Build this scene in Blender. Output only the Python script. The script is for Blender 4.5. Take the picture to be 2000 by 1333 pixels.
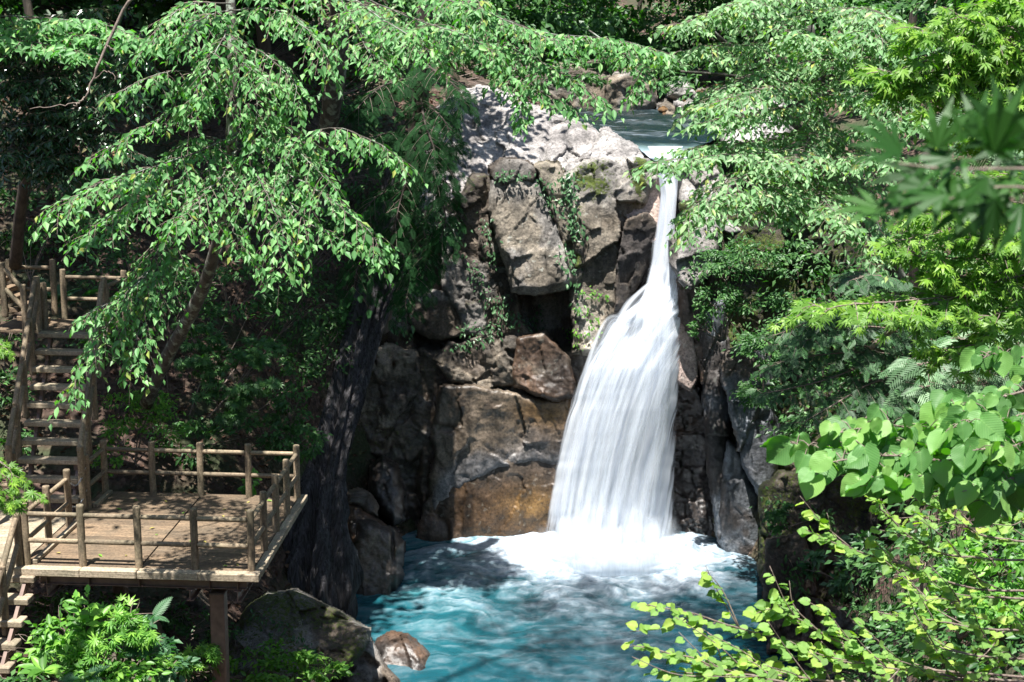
import bpy, math, random
import numpy as np
from mathutils import Matrix, Vector
for o in list(bpy.data.objects): bpy.data.objects.remove(o)
SC = bpy.context.scene
COL = SC.collection

# ---------------------------------------------------------------- camera (at the origin, looking along +Y and down)
F, PITCH, ROLL = 2500.0, 0.204, -0.016          # focal length in photo pixels (photo is 2000 wide)
cp, sp, cr, sr = math.cos(PITCH), math.sin(PITCH), math.cos(ROLL), math.sin(ROLL)
cam_d = bpy.data.cameras.new('camera'); cam = bpy.data.objects.new('camera', cam_d); COL.objects.link(cam)
cam_d.sensor_width = 36.0; cam_d.lens = 36.0*F/2000.0
cam_d.clip_start = 0.05; cam_d.clip_end = 2000.0
r0, u0, f0 = Vector((1,0,0)), Vector((0,sp,cp)), Vector((0,cp,-sp))
rr, uu = cr*r0 - sr*u0, sr*r0 + cr*u0
m3 = Matrix((rr, uu, -f0)).transposed()
cam.matrix_world = m3.to_4x4()
cam_d.dof.use_dof = True; cam_d.dof.focus_distance = 26.0; cam_d.dof.aperture_fstop = 8.0
SC.camera = cam

# ---------------------------------------------------------------- sky, sun, exposure
SUN = Vector((-0.10, -0.30, 0.95)).normalized()     # direction towards the sun
wd = bpy.data.worlds.new('World'); SC.world = wd; wd.use_nodes = True
nt = wd.node_tree; bg = nt.nodes['Background']
sky = nt.nodes.new('ShaderNodeTexSky'); sky.sky_type = 'NISHITA'; sky.sun_disc = False
sky.sun_elevation = math.asin(SUN.z); sky.sun_rotation = math.atan2(SUN.x, SUN.y)
nt.links.new(sky.outputs[0], bg.inputs[0]); bg.inputs[1].default_value = 0.065
sl = bpy.data.lights.new('sun', 'SUN'); sl.energy = 5.0; sl.angle = math.radians(0.53); sl.color = (1.0, 0.965, 0.91)
so = bpy.data.objects.new('sun', sl); COL.objects.link(so)
so.rotation_euler = SUN.to_track_quat('Z', 'Y').to_euler()
vs = SC.view_settings; vs.view_transform = 'Standard'; vs.look = 'None'; vs.gamma = 1.0; vs.use_curve_mapping = False
vs.exposure = 1.48
cy = SC.cycles
cy.use_denoising = True
try: cy.denoiser = 'OPENIMAGEDENOISE'
except Exception: pass
cy.max_bounces = 8; cy.diffuse_bounces = 3; cy.glossy_bounces = 2; cy.transmission_bounces = 4; cy.transparent_max_bounces = 12
cy.caustics_reflective = False; cy.caustics_refractive = False
cy.sample_clamp_indirect = 6.0

# ---------------------------------------------------------------- helpers
def W(px, py, Y):
    """photo pixel + world depth Y -> world point (arrays allowed)"""
    a = np.asarray(px, float)-1000.0; b = 666.5-np.asarray(py, float)
    x = (cr*a+sr*b)/F; y = (-sr*a+cr*b)/F
    dy = cp+sp*y; dz = -sp+cp*y
    Y = np.asarray(Y, float)
    return np.stack(np.broadcast_arrays(x/dy*Y, Y, dz/dy*Y), -1)
def PJ(p):
    p = np.asarray(p, float); d = p[...,1]*cp-p[...,2]*sp; u = p[...,1]*sp+p[...,2]*cp
    x = F*p[...,0]/d; y = F*u/d
    return 1000+cr*x-sr*y, 666.5-(sr*x+cr*y)
def hsh(i, j, k, s):
    n = (i.astype(np.int64)*374761393 + j.astype(np.int64)*668265263 + k.astype(np.int64)*2147483647 + s*1274126177) & 0xFFFFFFFF
    n = ((n ^ (n >> 13))*1274126177) & 0xFFFFFFFF
    n = ((n ^ (n >> 15))*2246822519) & 0xFFFFFFFF
    return ((n ^ (n >> 16)) & 0xFFFFFF)/float(0xFFFFFF)
def vn(p, s=0):
    p = np.asarray(p, float); i = np.floor(p).astype(np.int64); f = p-i; f = f*f*f*(f*(f*6-15)+10)
    o = 0
    for dx in (0,1):
        for dy in (0,1):
            for dz in (0,1):
                w = (f[:,0] if dx else 1-f[:,0])*(f[:,1] if dy else 1-f[:,1])*(f[:,2] if dz else 1-f[:,2])
                o = o + w*hsh(i[:,0]+dx, i[:,1]+dy, i[:,2]+dz, s)
    return o
def fbm(p, oct=4, s=0, gain=0.5):
    """about -1..1"""
    o = 0; a = 1.0; t = 0; q = np.asarray(p, float)
    for k in range(oct):
        o = o+a*(vn(q, s+k*17)*2-1); t += a; a *= gain; q = q*2.03+11.7
    return o/t*1.5
def ridge(p, oct=3, s=0):
    o = 0; a = 1.0; t = 0; q = np.asarray(p, float)
    for k in range(oct):
        o = o+a*(1-np.abs(vn(q, s+k*31)*2-1)); t += a; a *= 0.5; q = q*2.1+5.3
    return o/t
def sstep(a, b, x):
    t = np.clip((x-a)/(b-a), 0, 1); return t*t*(3-2*t)
def unit(v):
    v = np.asarray(v, float); return v/np.maximum(np.linalg.norm(v, axis=-1, keepdims=True), 1e-9)

def mesh(name, V, FL, smooth=True, attrs=None, cols=None, uv=None, mat=None):
    """V (n,3); FL list of face arrays, each (m,k)"""
    me = bpy.data.meshes.new(name); V = np.asarray(V, np.float32)
    if not isinstance(FL, list): FL = [FL]
    FL = [np.asarray(f, np.int32) for f in FL if len(f)]
    me.vertices.add(len(V)); me.vertices.foreach_set('co', V.ravel())
    nl = sum(f.size for f in FL); nf = sum(len(f) for f in FL)
    me.loops.add(nl); me.polygons.add(nf)
    li = np.concatenate([f.ravel() for f in FL]); me.loops.foreach_set('vertex_index', li)
    tot = np.concatenate([np.full(len(f), f.shape[1], np.int32) for f in FL])
    st = np.concatenate([[0], np.cumsum(tot)[:-1]]).astype(np.int32)
    me.polygons.foreach_set('loop_start', st); me.polygons.foreach_set('loop_total', tot)
    me.polygons.foreach_set('use_smooth', np.full(nf, smooth, bool))
    if attrs:
        for k, v in attrs.items():
            a = me.attributes.new(k, 'FLOAT', 'POINT'); a.data.foreach_set('value', np.asarray(v, np.float32).ravel())
    if cols is not None:
        c = np.ones((len(V), 4), np.float32); c[:, :3] = cols
        a = me.attributes.new('Col', 'FLOAT_COLOR', 'POINT'); a.data.foreach_set('color', c.ravel())
    if uv is not None:
        u = me.uv_layers.new(name='UVMap'); u.data.foreach_set('uv', np.asarray(uv, np.float32)[li].ravel())
    me.update(calc_edges=True); me.validate()
    if mat: me.materials.append(mat)
    return me
def loc_of(parent):
    v = np.zeros(3)
    while parent is not None:
        v = v+np.array(parent.location); parent = parent.parent
    return v
def link(name, data, parent=None, **kw):
    o = bpy.data.objects.new(name, data); COL.objects.link(o)
    if parent is not None: o.parent = parent
    for k, v in kw.items():
        if v is not None: o[k] = v
    return o
def obj(name, V, FL, mat, parent=None, smooth=True, attrs=None, cols=None, uv=None, base=None, **kw):
    """world-space vertices -> object; origin at the parent's place, or at `base`"""
    V = np.asarray(V, float)
    if parent is not None: off = loc_of(parent); loc = (0,0,0)
    else:
        off = np.asarray(base if base is not None else (V.mean(0)[0], V.mean(0)[1], V[:,2].min())); loc = off
    o = link(name, mesh(name, V-off, FL, smooth, attrs, cols, uv, mat), parent, **kw)
    o.location = loc
    return o
def thing(name, loc, label, category, group=None):
    o = link(name, None, None, label=label, category=category, group=group); o.location = loc
    o.empty_display_size = 0.1
    return o
def tube(path, rad, seg=6, cap=True):
    P = np.asarray(path, float); n = len(P); R = np.broadcast_to(np.asarray(rad, float), (n,))
    T = unit(np.gradient(P, axis=0)); ref = np.array([0.31, 0.2, 0.93]); 
    if abs(np.dot(T.mean(0), ref)) > 0.9: ref = np.array([0.93, 0.1, 0.31])
    A = unit(np.cross(T, ref)); B = np.cross(T, A)
    th = np.arange(seg)*2*math.pi/seg
    V = (P[:,None]+R[:,None,None]*(np.cos(th)[None,:,None]*A[:,None]+np.sin(th)[None,:,None]*B[:,None])).reshape(-1,3)
    i = np.arange(n-1)[:,None]*seg; k = np.arange(seg)[None]; k2 = (k+1) % seg
    Q = np.stack([i+k, i+k2, i+seg+k2, i+seg+k], -1).reshape(-1,4)
    FLs = [Q]
    if cap:
        c = np.array([[0*seg+j for j in range(seg)][::-1], [(n-1)*seg+j for j in range(seg)]]); FLs.append(c)
    return V, FLs
def join(parts):
    V = []; FS = {}; n = 0
    for v, fl in parts:
        if not isinstance(fl, list): fl = [fl]
        for f in fl:
            f = np.asarray(f)
            if len(f): FS.setdefault(f.shape[1], []).append(f+n)
        V.append(v); n += len(v)
    return np.concatenate(V), [np.concatenate(x) for x in FS.values()]
def bez(pts, n=16):
    """Catmull-Rom through points"""
    P = np.asarray(pts, float)
    if len(P) == 2: 
        t = np.linspace(0, 1, n)[:,None]; return P[0]*(1-t)+P[1]*t
    Q = np.vstack([2*P[0]-P[1], P, 2*P[-1]-P[-2]]); out = []
    ts = np.linspace(0, len(P)-1-1e-6, n)
    for t in ts:
        i = int(t); f = t-i; a, b, c, d = Q[i:i+4]
        out.append(0.5*((2*b)+(-a+c)*f+(2*a-5*b+4*c-d)*f*f+(-a+3*b-3*c+d)*f**3))
    return np.array(out)
def box(c, ax, ay, az, chamfer=0.0):
    """centre c, half-extent vectors"""
    c, ax, ay, az = [np.asarray(v, float) for v in (c, ax, ay, az)]
    if chamfer <= 0:
        V = np.array([c+i*ax+j*ay+k*az for k in (-1,1) for j in (-1,1) for i in (-1,1)])
        return V, np.array([[0,2,3,1],[4,5,7,6],[0,1,5,4],[2,6,7,3],[0,4,6,2],[1,3,7,5]])
    la, lb, lc = [np.linalg.norm(v) for v in (ax, ay, az)]; h = chamfer
    V = []; ids = {}
    for k in (-1,1):
        for j in (-1,1):
            for i in (-1,1):
                for m in range(3):
                    s = [1-h/la, 1-h/lb, 1-h/lc]; s[m] = 1.0
                    ids[(i,j,k,m)] = len(V); V.append(c+i*s[0]*ax+j*s[1]*ay+k*s[2]*az)
    Q = []; T = []
    for m in range(3):
        o = [a for a in range(3) if a != m]
        for s in (-1,1):
            r = []
            for (p,q) in ((-1,-1),(1,-1),(1,1),(-1,1)):
                e = [0,0,0]; e[m] = s; e[o[0]] = p; e[o[1]] = q; r.append(ids[(*e, m)])
            if (s > 0) != (m != 1): r = r[::-1]
            Q.append(r)
    for m in range(3):          # edges along axis m
        o = [a for a in range(3) if a != m]
        for p in (-1,1):
            for q in (-1,1):
                e0 = [0,0,0]; e0[o[0]] = p; e0[o[1]] = q; e1 = list(e0); e0[m] = -1; e1[m] = 1
                r = [ids[(*e0,o[0])], ids[(*e1,o[0])], ids[(*e1,o[1])], ids[(*e0,o[1])]]
                if (p*q > 0) != (m != 1): r = r[::-1]
                Q.append(r)
    for k in (-1,1):
        for j in (-1,1):
            for i in (-1,1):
                r = [ids[(i,j,k,0)], ids[(i,j,k,1)], ids[(i,j,k,2)]]
                if i*j*k < 0: r = r[::-1]
                T.append(r)
    return np.array(V), [np.array(Q), np.array(T)]
# ---------------------------------------------------------------- materials
def new_mat(name):
    m = bpy.data.materials.new(name); m.use_nodes = True; t = m.node_tree
    for n in list(t.nodes): t.nodes.remove(n)
    out = t.nodes.new('ShaderNodeOutputMaterial')
    return m, t, out
def N(t, kind, **kw):
    n = t.nodes.new(kind)
    for k, v in kw.items():
        if k.startswith('i_'):
            key = k[2:]; key = int(key) if key.isdigit() else key.replace('_', ' ')
            n.inputs[key].default_value = v
        else: setattr(n, k, v)
    return n
def L(t, a, ao, b, bi):
    t.links.new(a.outputs[ao], b.inputs[bi])
def ramp(t, stops):
    n = t.nodes.new('ShaderNodeValToRGB'); e = n.color_ramp.elements
    while len(e) > 1: e.remove(e[-1])
    e[0].position = stops[0][0]; e[0].color = (*stops[0][1], 1)
    for p, c in stops[1:]:
        x = e.new(p); x.color = (*c, 1)
    return n
def g(v): return (v, v, v)
def noise(t, co, scale, detail=4, rough=0.55, dist=0.0):
    n = N(t, 'ShaderNodeTexNoise'); n.inputs['Scale'].default_value = scale; n.inputs['Detail'].default_value = detail
    n.inputs['Roughness'].default_value = rough; n.inputs['Distortion'].default_value = dist
    if co is not None: t.links.new(co, n.inputs['Vector'])
    return n
def mixc(t, fac, a, b, blend='MIX'):
    n = N(t, 'ShaderNodeMix', data_type='RGBA', blend_type=blend)
    for s, i in ((fac, 0), (a, 6), (b, 7)):
        if isinstance(s, (int, float)): n.inputs[i].default_value = s
        elif isinstance(s, tuple): n.inputs[i].default_value = (*s, 1)
        else: t.links.new(s, n.inputs[i])
    return n.outputs[2]
def math_(t, op, a, b=None, clamp=False):
    n = N(t, 'ShaderNodeMath', operation=op); n.use_clamp = clamp
    for s, i in ((a, 0), (b, 1)):
        if s is None: continue
        if isinstance(s, (int, float)): n.inputs[i].default_value = s
        else: t.links.new(s, n.inputs[i])
    return n.outputs[0]

def rock_material():
    m, t, out = new_mat('granite'); b = N(t, 'ShaderNodeBsdfPrincipled')
    geo = N(t, 'ShaderNodeNewGeometry'); pos = geo.outputs['Position']
    col = N(t, 'ShaderNodeAttribute', attribute_name='Col').outputs['Color']
    moss = N(t, 'ShaderNodeAttribute', attribute_name='moss').outputs['Fac']
    lich = N(t, 'ShaderNodeAttribute', attribute_name='lichen').outputs['Fac']
    wet = N(t, 'ShaderNodeAttribute', attribute_name='wet').outputs['Fac']
    n1 = noise(t, pos, 1.6, 6, 0.62); n2 = noise(t, pos, 14, 5, 0.65); n3 = noise(t, pos, 90, 2, 0.6)
    r1 = ramp(t, [(0.28, g(0.38)), (0.5, g(0.95)), (0.72, g(1.4))]); L(t, n1, 0, r1, 0)
    r2 = ramp(t, [(0.32, g(0.42)), (0.5, g(1.0)), (0.7, g(1.5))]); L(t, n2, 0, r2, 0)
    r3 = ramp(t, [(0.3, g(0.7)), (0.7, g(1.25))]); L(t, n3, 0, r3, 0)
    c = mixc(t, 1.0, col, r1.outputs[0], 'MULTIPLY'); c = mixc(t, 1.0, c, r2.outputs[0], 'MULTIPLY'); c = mixc(t, 1.0, c, r3.outputs[0], 'MULTIPLY')
    # vertical drip stains
    mp = N(t, 'ShaderNodeMapping'); mp.inputs['Scale'].default_value = (2.2, 2.2, 0.18); t.links.new(pos, mp.inputs[0])
    n4 = noise(t, mp.outputs[0], 1.0, 4, 0.6); r4 = ramp(t, [(0.38, g(0.28)), (0.56, g(1.0))]); L(t, n4, 0, r4, 0)
    c = mixc(t, 0.6, c, mixc(t, 1.0, c, r4.outputs[0], 'MULTIPLY'))
    # lichen spots
    v = N(t, 'ShaderNodeTexVoronoi'); v.inputs['Scale'].default_value = 4.5; v.inputs['Randomness'].default_value = 1.0
    nd = noise(t, pos, 9, 3); mv = N(t, 'ShaderNodeVectorMath', operation='MULTIPLY_ADD'); t.links.new(nd.outputs['Color'], mv.inputs[0]); mv.inputs[1].default_value = (.25,.25,.25); t.links.new(pos, mv.inputs[2]); t.links.new(mv.outputs[0], v.inputs['Vector'])
    sz = math_(t, 'MULTIPLY', v.outputs['Color'], 0.36); d = math_(t, 'SUBTRACT', sz, v.outputs['Distance']); d = math_(t, 'MULTIPLY', d, 14.0, True)
    d = math_(t, 'MULTIPLY', d, n2.outputs[0], True); d = math_(t, 'MULTIPLY', d, lich, True)
    c = mixc(t, d, c, (0.42, 0.43, 0.38))
    # moss
    nm = noise(t, pos, 22, 4, 0.7); rm = ramp(t, [(0.3, (0.018, 0.035, 0.006)), (0.7, (0.10, 0.13, 0.015))]); L(t, nm, 0, rm, 0)
    mm = math_(t, 'ADD', moss, math_(t, 'MULTIPLY', math_(t, 'SUBTRACT', n2.outputs[0], 0.5), 1.6)); 
    mm = math_(t, 'MULTIPLY', math_(t, 'SUBTRACT', mm, 0.42), 5.0, True); mm = math_(t, 'MULTIPLY', mm, math_(t, 'MULTIPLY', moss, 4.0, True))
    c = mixc(t, mm, c, rm.outputs[0])
    t.links.new(c, b.inputs['Base Color'])
    ro = math_(t, 'SUBTRACT', 0.88, math_(t, 'MULTIPLY', wet, 0.62)); ro = math_(t, 'ADD', ro, math_(t, 'MULTIPLY', math_(t, 'SUBTRACT', n2.outputs[0], 0.5), 0.35)); t.links.new(ro, b.inputs['Roughness'])
    bp = N(t, 'ShaderNodeBump'); bp.inputs['Strength'].default_value = 1.0; bp.inputs['Distance'].default_value = 0.06
    nb = noise(t, pos, 9.0, 8, 0.7); h = math_(t, 'ADD', nb.outputs[0], math_(t, 'MULTIPLY', mm, 0.25)); h = math_(t, 'ADD', h, math_(t, 'MULTIPLY', n3.outputs[0], 0.08))
    t.links.new(h, bp.inputs['Height']); t.links.new(math_(t, 'SUBTRACT', 1.0, math_(t, 'MULTIPLY', wet, 0.75)), bp.inputs['Strength']); L(t, bp, 0, b, 'Normal'); L(t, b, 0, out, 0)
    return m
def leaf_material(name, base, var, trans=0.45, rough=0.45, tcol=None, spec=0.4, hue=None):
    """base/var colours; per-leaf variation from the 'lv' attribute"""
    m, t, out = new_mat(name)
    lv = N(t, 'ShaderNodeAttribute', attribute_name='lv').outputs['Fac']
    r = ramp(t, [(0.0, tuple(np.array(base)*0.62)), (0.5, base), (0.93, var), (1.0, hue or var)]); t.links.new(lv, r.inputs[0])
    p = N(t, 'ShaderNodeBsdfPrincipled'); L(t, r, 0, p, 'Base Color'); p.inputs['Roughness'].default_value = rough
    p.inputs['Specular IOR Level'].default_value = spec
    tr = N(t, 'ShaderNodeBsdfTranslucent')
    tc = tcol or tuple(np.clip(np.array(var)*np.array([1.5, 1.35, 0.5]), 0, 1))
    t.links.new(mixc(t, 1.0, r.outputs[0], tuple(np.array(tc)/max(var[1], 1e-3)), 'MULTIPLY'), tr.inputs[0])
    mx = N(t, 'ShaderNodeMixShader'); mx.inputs[0].default_value = trans; L(t, p, 0, mx, 1); L(t, tr, 0, mx, 2); L(t, mx, 0, out, 0)
    return m
def veined_leaf_material(name, base, var, trans=0.5):
    m = leaf_material(name, base, var, trans, 0.5); t = m.node_tree
    p = [n for n in t.nodes if n.type == 'BSDF_PRINCIPLED'][0]
    uv = N(t, 'ShaderNodeUVMap'); sx = N(t, 'ShaderNodeSeparateXYZ'); L(t, uv, 0, sx, 0)
    ax = math_(t, 'ABSOLUTE', sx.outputs[0]); k = math_(t, 'SUBTRACT', sx.outputs[1], math_(t, 'MULTIPLY', ax, 0.9))
    fr = math_(t, 'PINGPONG', math_(t, 'MULTIPLY', k, 10.0), 0.5); vein = math_(t, 'LESS_THAN', fr, 0.09); mid = math_(t, 'LESS_THAN', ax, 0.018); vv = math_(t, 'MAXIMUM', vein, mid)
    bp = N(t, 'ShaderNodeBump'); bp.inputs['Strength'].default_value = 0.22; bp.inputs['Distance'].default_value = 0.006; t.links.new(fr, bp.inputs['Height']); L(t, bp, 0, p, 'Normal')
    src = p.inputs['Base Color'].links[0].from_socket
    t.links.new(mixc(t, math_(t, 'MULTIPLY', vv, 0.22), src, tuple(np.array(var)*1.25)), p.inputs['Base Color'])
    return m
def bark_material(name, c1, c2, c3=None, scale=(9, 9, 1.2), bump=0.04):
    m, t, out = new_mat(name); b = N(t, 'ShaderNodeBsdfPrincipled'); pos = N(t, 'ShaderNodeNewGeometry').outputs['Position']
    mp = N(t, 'ShaderNodeMapping'); mp.inputs['Scale'].default_value = scale; t.links.new(pos, mp.inputs[0])
    n = noise(t, mp.outputs[0], 1.0, 6, 0.65, 0.6); r = ramp(t, [(0.36, c1), (0.66, c2)]); L(t, n, 0, r, 0); c = r.outputs[0]
    if c3:
        n2 = noise(t, pos, 5, 4, 0.6); r2 = ramp(t, [(0.52, g(0)), (0.6, g(1))]); L(t, n2, 0, r2, 0); c = mixc(t, r2.outputs[0], c, c3)
    t.links.new(c, b.inputs['Base Color']); b.inputs['Roughness'].default_value = 0.85
    bp = N(t, 'ShaderNodeBump'); bp.inputs['Strength'].default_value = 0.9; bp.inputs['Distance'].default_value = bump; L(t, n, 0, bp, 'Height'); L(t, bp, 0, b, 'Normal'); L(t, b, 0, out, 0)
    return m
def wood_material(name, c1, c2, stain, scale=(1.5, 22, 22)):
    """grain along local x; per-piece tone from object random"""
    m, t, out = new_mat(name); b = N(t, 'ShaderNodeBsdfPrincipled')
    tc = N(t, 'ShaderNodeTexCoord').outputs['Object']; pos = N(t, 'ShaderNodeNewGeometry').outputs['Position']
    oi = N(t, 'ShaderNodeObjectInfo')
    mp = N(t, 'ShaderNodeMapping'); mp.inputs['Scale'].default_value = scale; t.links.new(tc, mp.inputs[0])
    ad = N(t, 'ShaderNodeVectorMath', operation='ADD'); t.links.new(mp.outputs[0], ad.inputs[0]); cm = N(t, 'ShaderNodeCombineXYZ'); t.links.new(math_(t, 'MULTIPLY', oi.outputs['Random'], 37.0), cm.inputs[0]); t.links.new(cm.outputs[0], ad.inputs[1])
    n = noise(t, ad.outputs[0], 1.0, 6, 0.65, 0.4); r = ramp(t, [(0.28, c1), (0.7, c2)]); L(t, n, 0, r, 0); c = r.outputs[0]
    n2 = noise(t, pos, 1.7, 5, 0.6); r2 = ramp(t, [(0.42, g(0)), (0.68, g(1))]); L(t, n2, 0, r2, 0); c = mixc(t, math_(t, 'MULTIPLY', r2.outputs[0], 0.75), c, stain)
    n3 = noise(t, pos, 26, 3, 0.7); r3 = ramp(t, [(0.3, g(0.5)), (0.65, g(1.15))]); L(t, n3, 0, r3, 0); c = mixc(t, 1.0, c, r3.outputs[0], 'MULTIPLY')
    tone = math_(t, 'ADD', math_(t, 'MULTIPLY', oi.outputs['Random'], 0.5), 0.75); cc = N(t, 'ShaderNodeCombineXYZ')
    for i in range(3): t.links.new(tone, cc.inputs[i])
    c = mixc(t, 1.0, c, cc.outputs[0], 'MULTIPLY')
    t.links.new(c, b.inputs['Base Color']); b.inputs['Roughness'].default_value = 0.8
    bp = N(t, 'ShaderNodeBump'); bp.inputs['Strength'].default_value = 0.7; bp.inputs['Distance'].default_value = 0.012; h = math_(t, 'ADD', n.outputs[0], math_(t, 'MULTIPLY', n3.outputs[0], 0.4)); t.links.new(h, bp.inputs['Height']); L(t, bp, 0, b, 'Normal'); L(t, b, 0, out, 0)
    return m
def plain(name, c, rough=0.5, metal=0.0, nz=6.0):
    m, t, out = new_mat(name); b = N(t, 'ShaderNodeBsdfPrincipled'); pos = N(t, 'ShaderNodeNewGeometry').outputs['Position']
    n = noise(t, pos, nz, 5, 0.6); r = ramp(t, [(0.3, tuple(np.array(c)*0.65)), (0.7, tuple(np.array(c)*1.2))]); L(t, n, 0, r, 0); L(t, r, 0, b, 'Base Color')
    b.inputs['Roughness'].default_value = rough; b.inputs['Metallic'].default_value = metal; L(t, b, 0, out, 0)
    return m
def litter_material():
    m, t, out = new_mat('leaf_litter'); b = N(t, 'ShaderNodeBsdfPrincipled'); pos = N(t, 'ShaderNodeNewGeometry').outputs['Position']
    v = N(t, 'ShaderNodeTexVoronoi'); v.inputs['Scale'].default_value = 9.0; t.links.new(pos, v.inputs['Vector'])
    r = ramp(t, [(0.0, (0.02, 0.012, 0.009)), (0.45, (0.055, 0.033, 0.022)), (0.8, (0.10, 0.06, 0.045)), (1.0, (0.13, 0.09, 0.065))]); L(t, v, 'Color', r, 0)
    n = noise(t, pos, 0.5, 4, 0.6); r2 = ramp(t, [(0.45, g(0)), (0.62, g(1))]); L(t, n, 0, r2, 0)
    c = mixc(t, r2.outputs[0], r.outputs[0], (0.03, 0.04, 0.014)); t.links.new(c, b.inputs['Base Color']); b.inputs['Roughness'].default_value = 0.9
    bp = N(t, 'ShaderNodeBump'); bp.inputs['Strength'].default_value = 1.0; bp.inputs['Distance'].default_value = 0.06; L(t, v, 'Distance', bp, 'Height'); L(t, bp, 0, b, 'Normal'); L(t, b, 0, out, 0)
    return m
def pool_material():
    m, t, out = new_mat('pool_water'); pos = N(t, 'ShaderNodeNewGeometry').outputs['Position']
    foam = N(t, 'ShaderNodeAttribute', attribute_name='foam').outputs['Fac']; col = N(t, 'ShaderNodeAttribute', attribute_name='Col').outputs['Color']
    n = noise(t, pos, 9, 5, 0.65, 1.2)
    b = N(t, 'ShaderNodeBsdfPrincipled'); t.links.new(col, b.inputs['Base Color']); b.inputs['Roughness'].default_value = 0.22; b.inputs['IOR'].default_value = 1.33
    bp = N(t, 'ShaderNodeBump'); bp.inputs['Strength'].default_value = 0.5; bp.inputs['Distance'].default_value = 0.05; L(t, n, 0, bp, 'Height'); L(t, bp, 0, b, 'Normal')
    w = N(t, 'ShaderNodeBsdfPrincipled'); nf = noise(t, pos, 3.5, 6, 0.65, 1.5); rf = ramp(t, [(0.36, (0.24, 0.31, 0.38)), (0.62, (0.46, 0.51, 0.57))]); L(t, nf, 0, rf, 0); L(t, rf, 0, w, 'Base Color'); bw_ = N(t, 'ShaderNodeBump'); bw_.inputs['Strength'].default_value = 0.6; bw_.inputs['Distance'].default_value = 0.08; L(t, nf, 0, bw_, 'Height'); L(t, bw_, 0, w, 'Normal'); w.inputs['Roughness'].default_value = 0.7
    w.inputs['Subsurface Weight'].default_value = 0.0
    f = math_(t, 'ADD', foam, math_(t, 'MULTIPLY', math_(t, 'MULTIPLY', math_(t, 'SUBTRACT', n.outputs[0], 0.5), 0.5), math_(t, 'MULTIPLY', foam, math_(t, 'SUBTRACT', 1.0, foam))), True)
    mx = N(t, 'ShaderNodeMixShader'); t.links.new(f, mx.inputs[0]); L(t, b, 0, mx, 1); L(t, w, 0, mx, 2); L(t, mx, 0, out, 0)
    return m
def fall_material(name, cut, soft, edge, seed, tint=(0.86, 0.91, 0.97), dark=(0.62, 0.69, 0.80)):
    """silky falling water: streaks run along the flow (v of the UV map)"""
    m, t, out = new_mat(name)
    uv = N(t, 'ShaderNodeUVMap'); sx = N(t, 'ShaderNodeSeparateXYZ'); L(t, uv, 0, sx, 0)
    mp = N(t, 'ShaderNodeMapping'); mp.inputs['Scale'].default_value = (15, 0.30, 1); mp.inputs['Location'].default_value = (seed*3.7, seed, seed); L(t, uv, 0, mp, 0)
    n = noise(t, mp.outputs[0], 1.0, 5, 0.5, 0.3)
    mp2 = N(t, 'ShaderNodeMapping'); mp2.inputs['Scale'].default_value = (7, 0.35, 1); mp2.inputs['Location'].default_value = (seed*1.3+4, seed*2, 0); L(t, uv, 0, mp2, 0)
    n2 = noise(t, mp2.outputs[0], 1.0, 4, 0.55, 0.5)
    r = ramp(t, [(0.30, dark), (0.56, tint)]); t.links.new(math_(t, 'ADD', math_(t, 'MULTIPLY', n.outputs[0], 0.5), math_(t, 'MULTIPLY', n2.outputs[0], 0.5)), r.inputs[0])
    p = N(t, 'ShaderNodeBsdfPrincipled'); L(t, r, 0, p, 'Base Color'); p.inputs['Roughness'].default_value = 0.6
    tl = N(t, 'ShaderNodeBsdfTranslucent'); L(t, r, 0, tl, 0)
    a = N(t, 'ShaderNodeMixShader'); a.inputs[0].default_value = 0.5; L(t, p, 0, a, 1); L(t, tl, 0, a, 2)
    e = N(t, 'ShaderNodeAttribute', attribute_name='edge').outputs['Fac']      # 1 in the body, 0 at the rim
    k = math_(t, 'ADD', math_(t, 'MULTIPLY', n.outputs[0], 0.65), math_(t, 'MULTIPLY', n2.outputs[0], 0.35))
    k = math_(t, 'ADD', k, math_(t, 'MULTIPLY', math_(t, 'SUBTRACT', e, 1.0), edge)); k = math_(t, 'DIVIDE', math_(t, 'SUBTRACT', k, cut), soft, True)
    k = math_(t, 'MULTIPLY', k, math_(t, 'MULTIPLY', e, 6.0, True))
    tr = N(t, 'ShaderNodeBsdfTransparent'); mx = N(t, 'ShaderNodeMixShader'); t.links.new(k, mx.inputs[0]); L(t, tr, 0, mx, 1); L(t, a, 0, mx, 2); L(t, mx, 0, out, 0)
    return m

M = {}
M['rock'] = rock_material(); M['litter'] = litter_material(); M['pool'] = pool_material()
M['hornbeam'] = leaf_material('hornbeam_leaf', (0.11, 0.285, 0.088), (0.235, 0.46, 0.165), 0.4, 0.5, spec=0.4, hue=(0.30, 0.33, 0.06))
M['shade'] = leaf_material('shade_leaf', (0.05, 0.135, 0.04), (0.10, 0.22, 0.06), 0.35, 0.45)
M['evergreen'] = leaf_material('glossy_leaf', (0.028, 0.075, 0.03), (0.055, 0.12, 0.045), 0.15, 0.25, spec=0.6, hue=(0.2, 0.13, 0.07))
M['maple'] = leaf_material('maple_leaf', (0.14, 0.30, 0.04), (0.25, 0.43, 0.05), 0.5, 0.45, tcol=(0.34, 0.52, 0.04))
M['maple_shaded'] = leaf_material('maple_leaf_shaded', (0.022, 0.085, 0.012), (0.04, 0.12, 0.018), 0.4, 0.5, spec=0.3)  # darker copy of the maple leaf, shade put into its colour
M['hornbeam_sunlit'] = leaf_material('sunlit_hornbeam_leaf', (0.165, 0.325, 0.135), (0.31, 0.49, 0.235), 0.42, 0.5, spec=0.4, hue=(0.4, 0.42, 0.1))  # lighter copy of the hornbeam leaf, sunlight put into its colour
M['hinoki_dark'] = leaf_material('dark_cypress_frond', (0.014, 0.05, 0.016), (0.028, 0.09, 0.028), 0.3, 0.85, spec=0.12)
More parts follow.
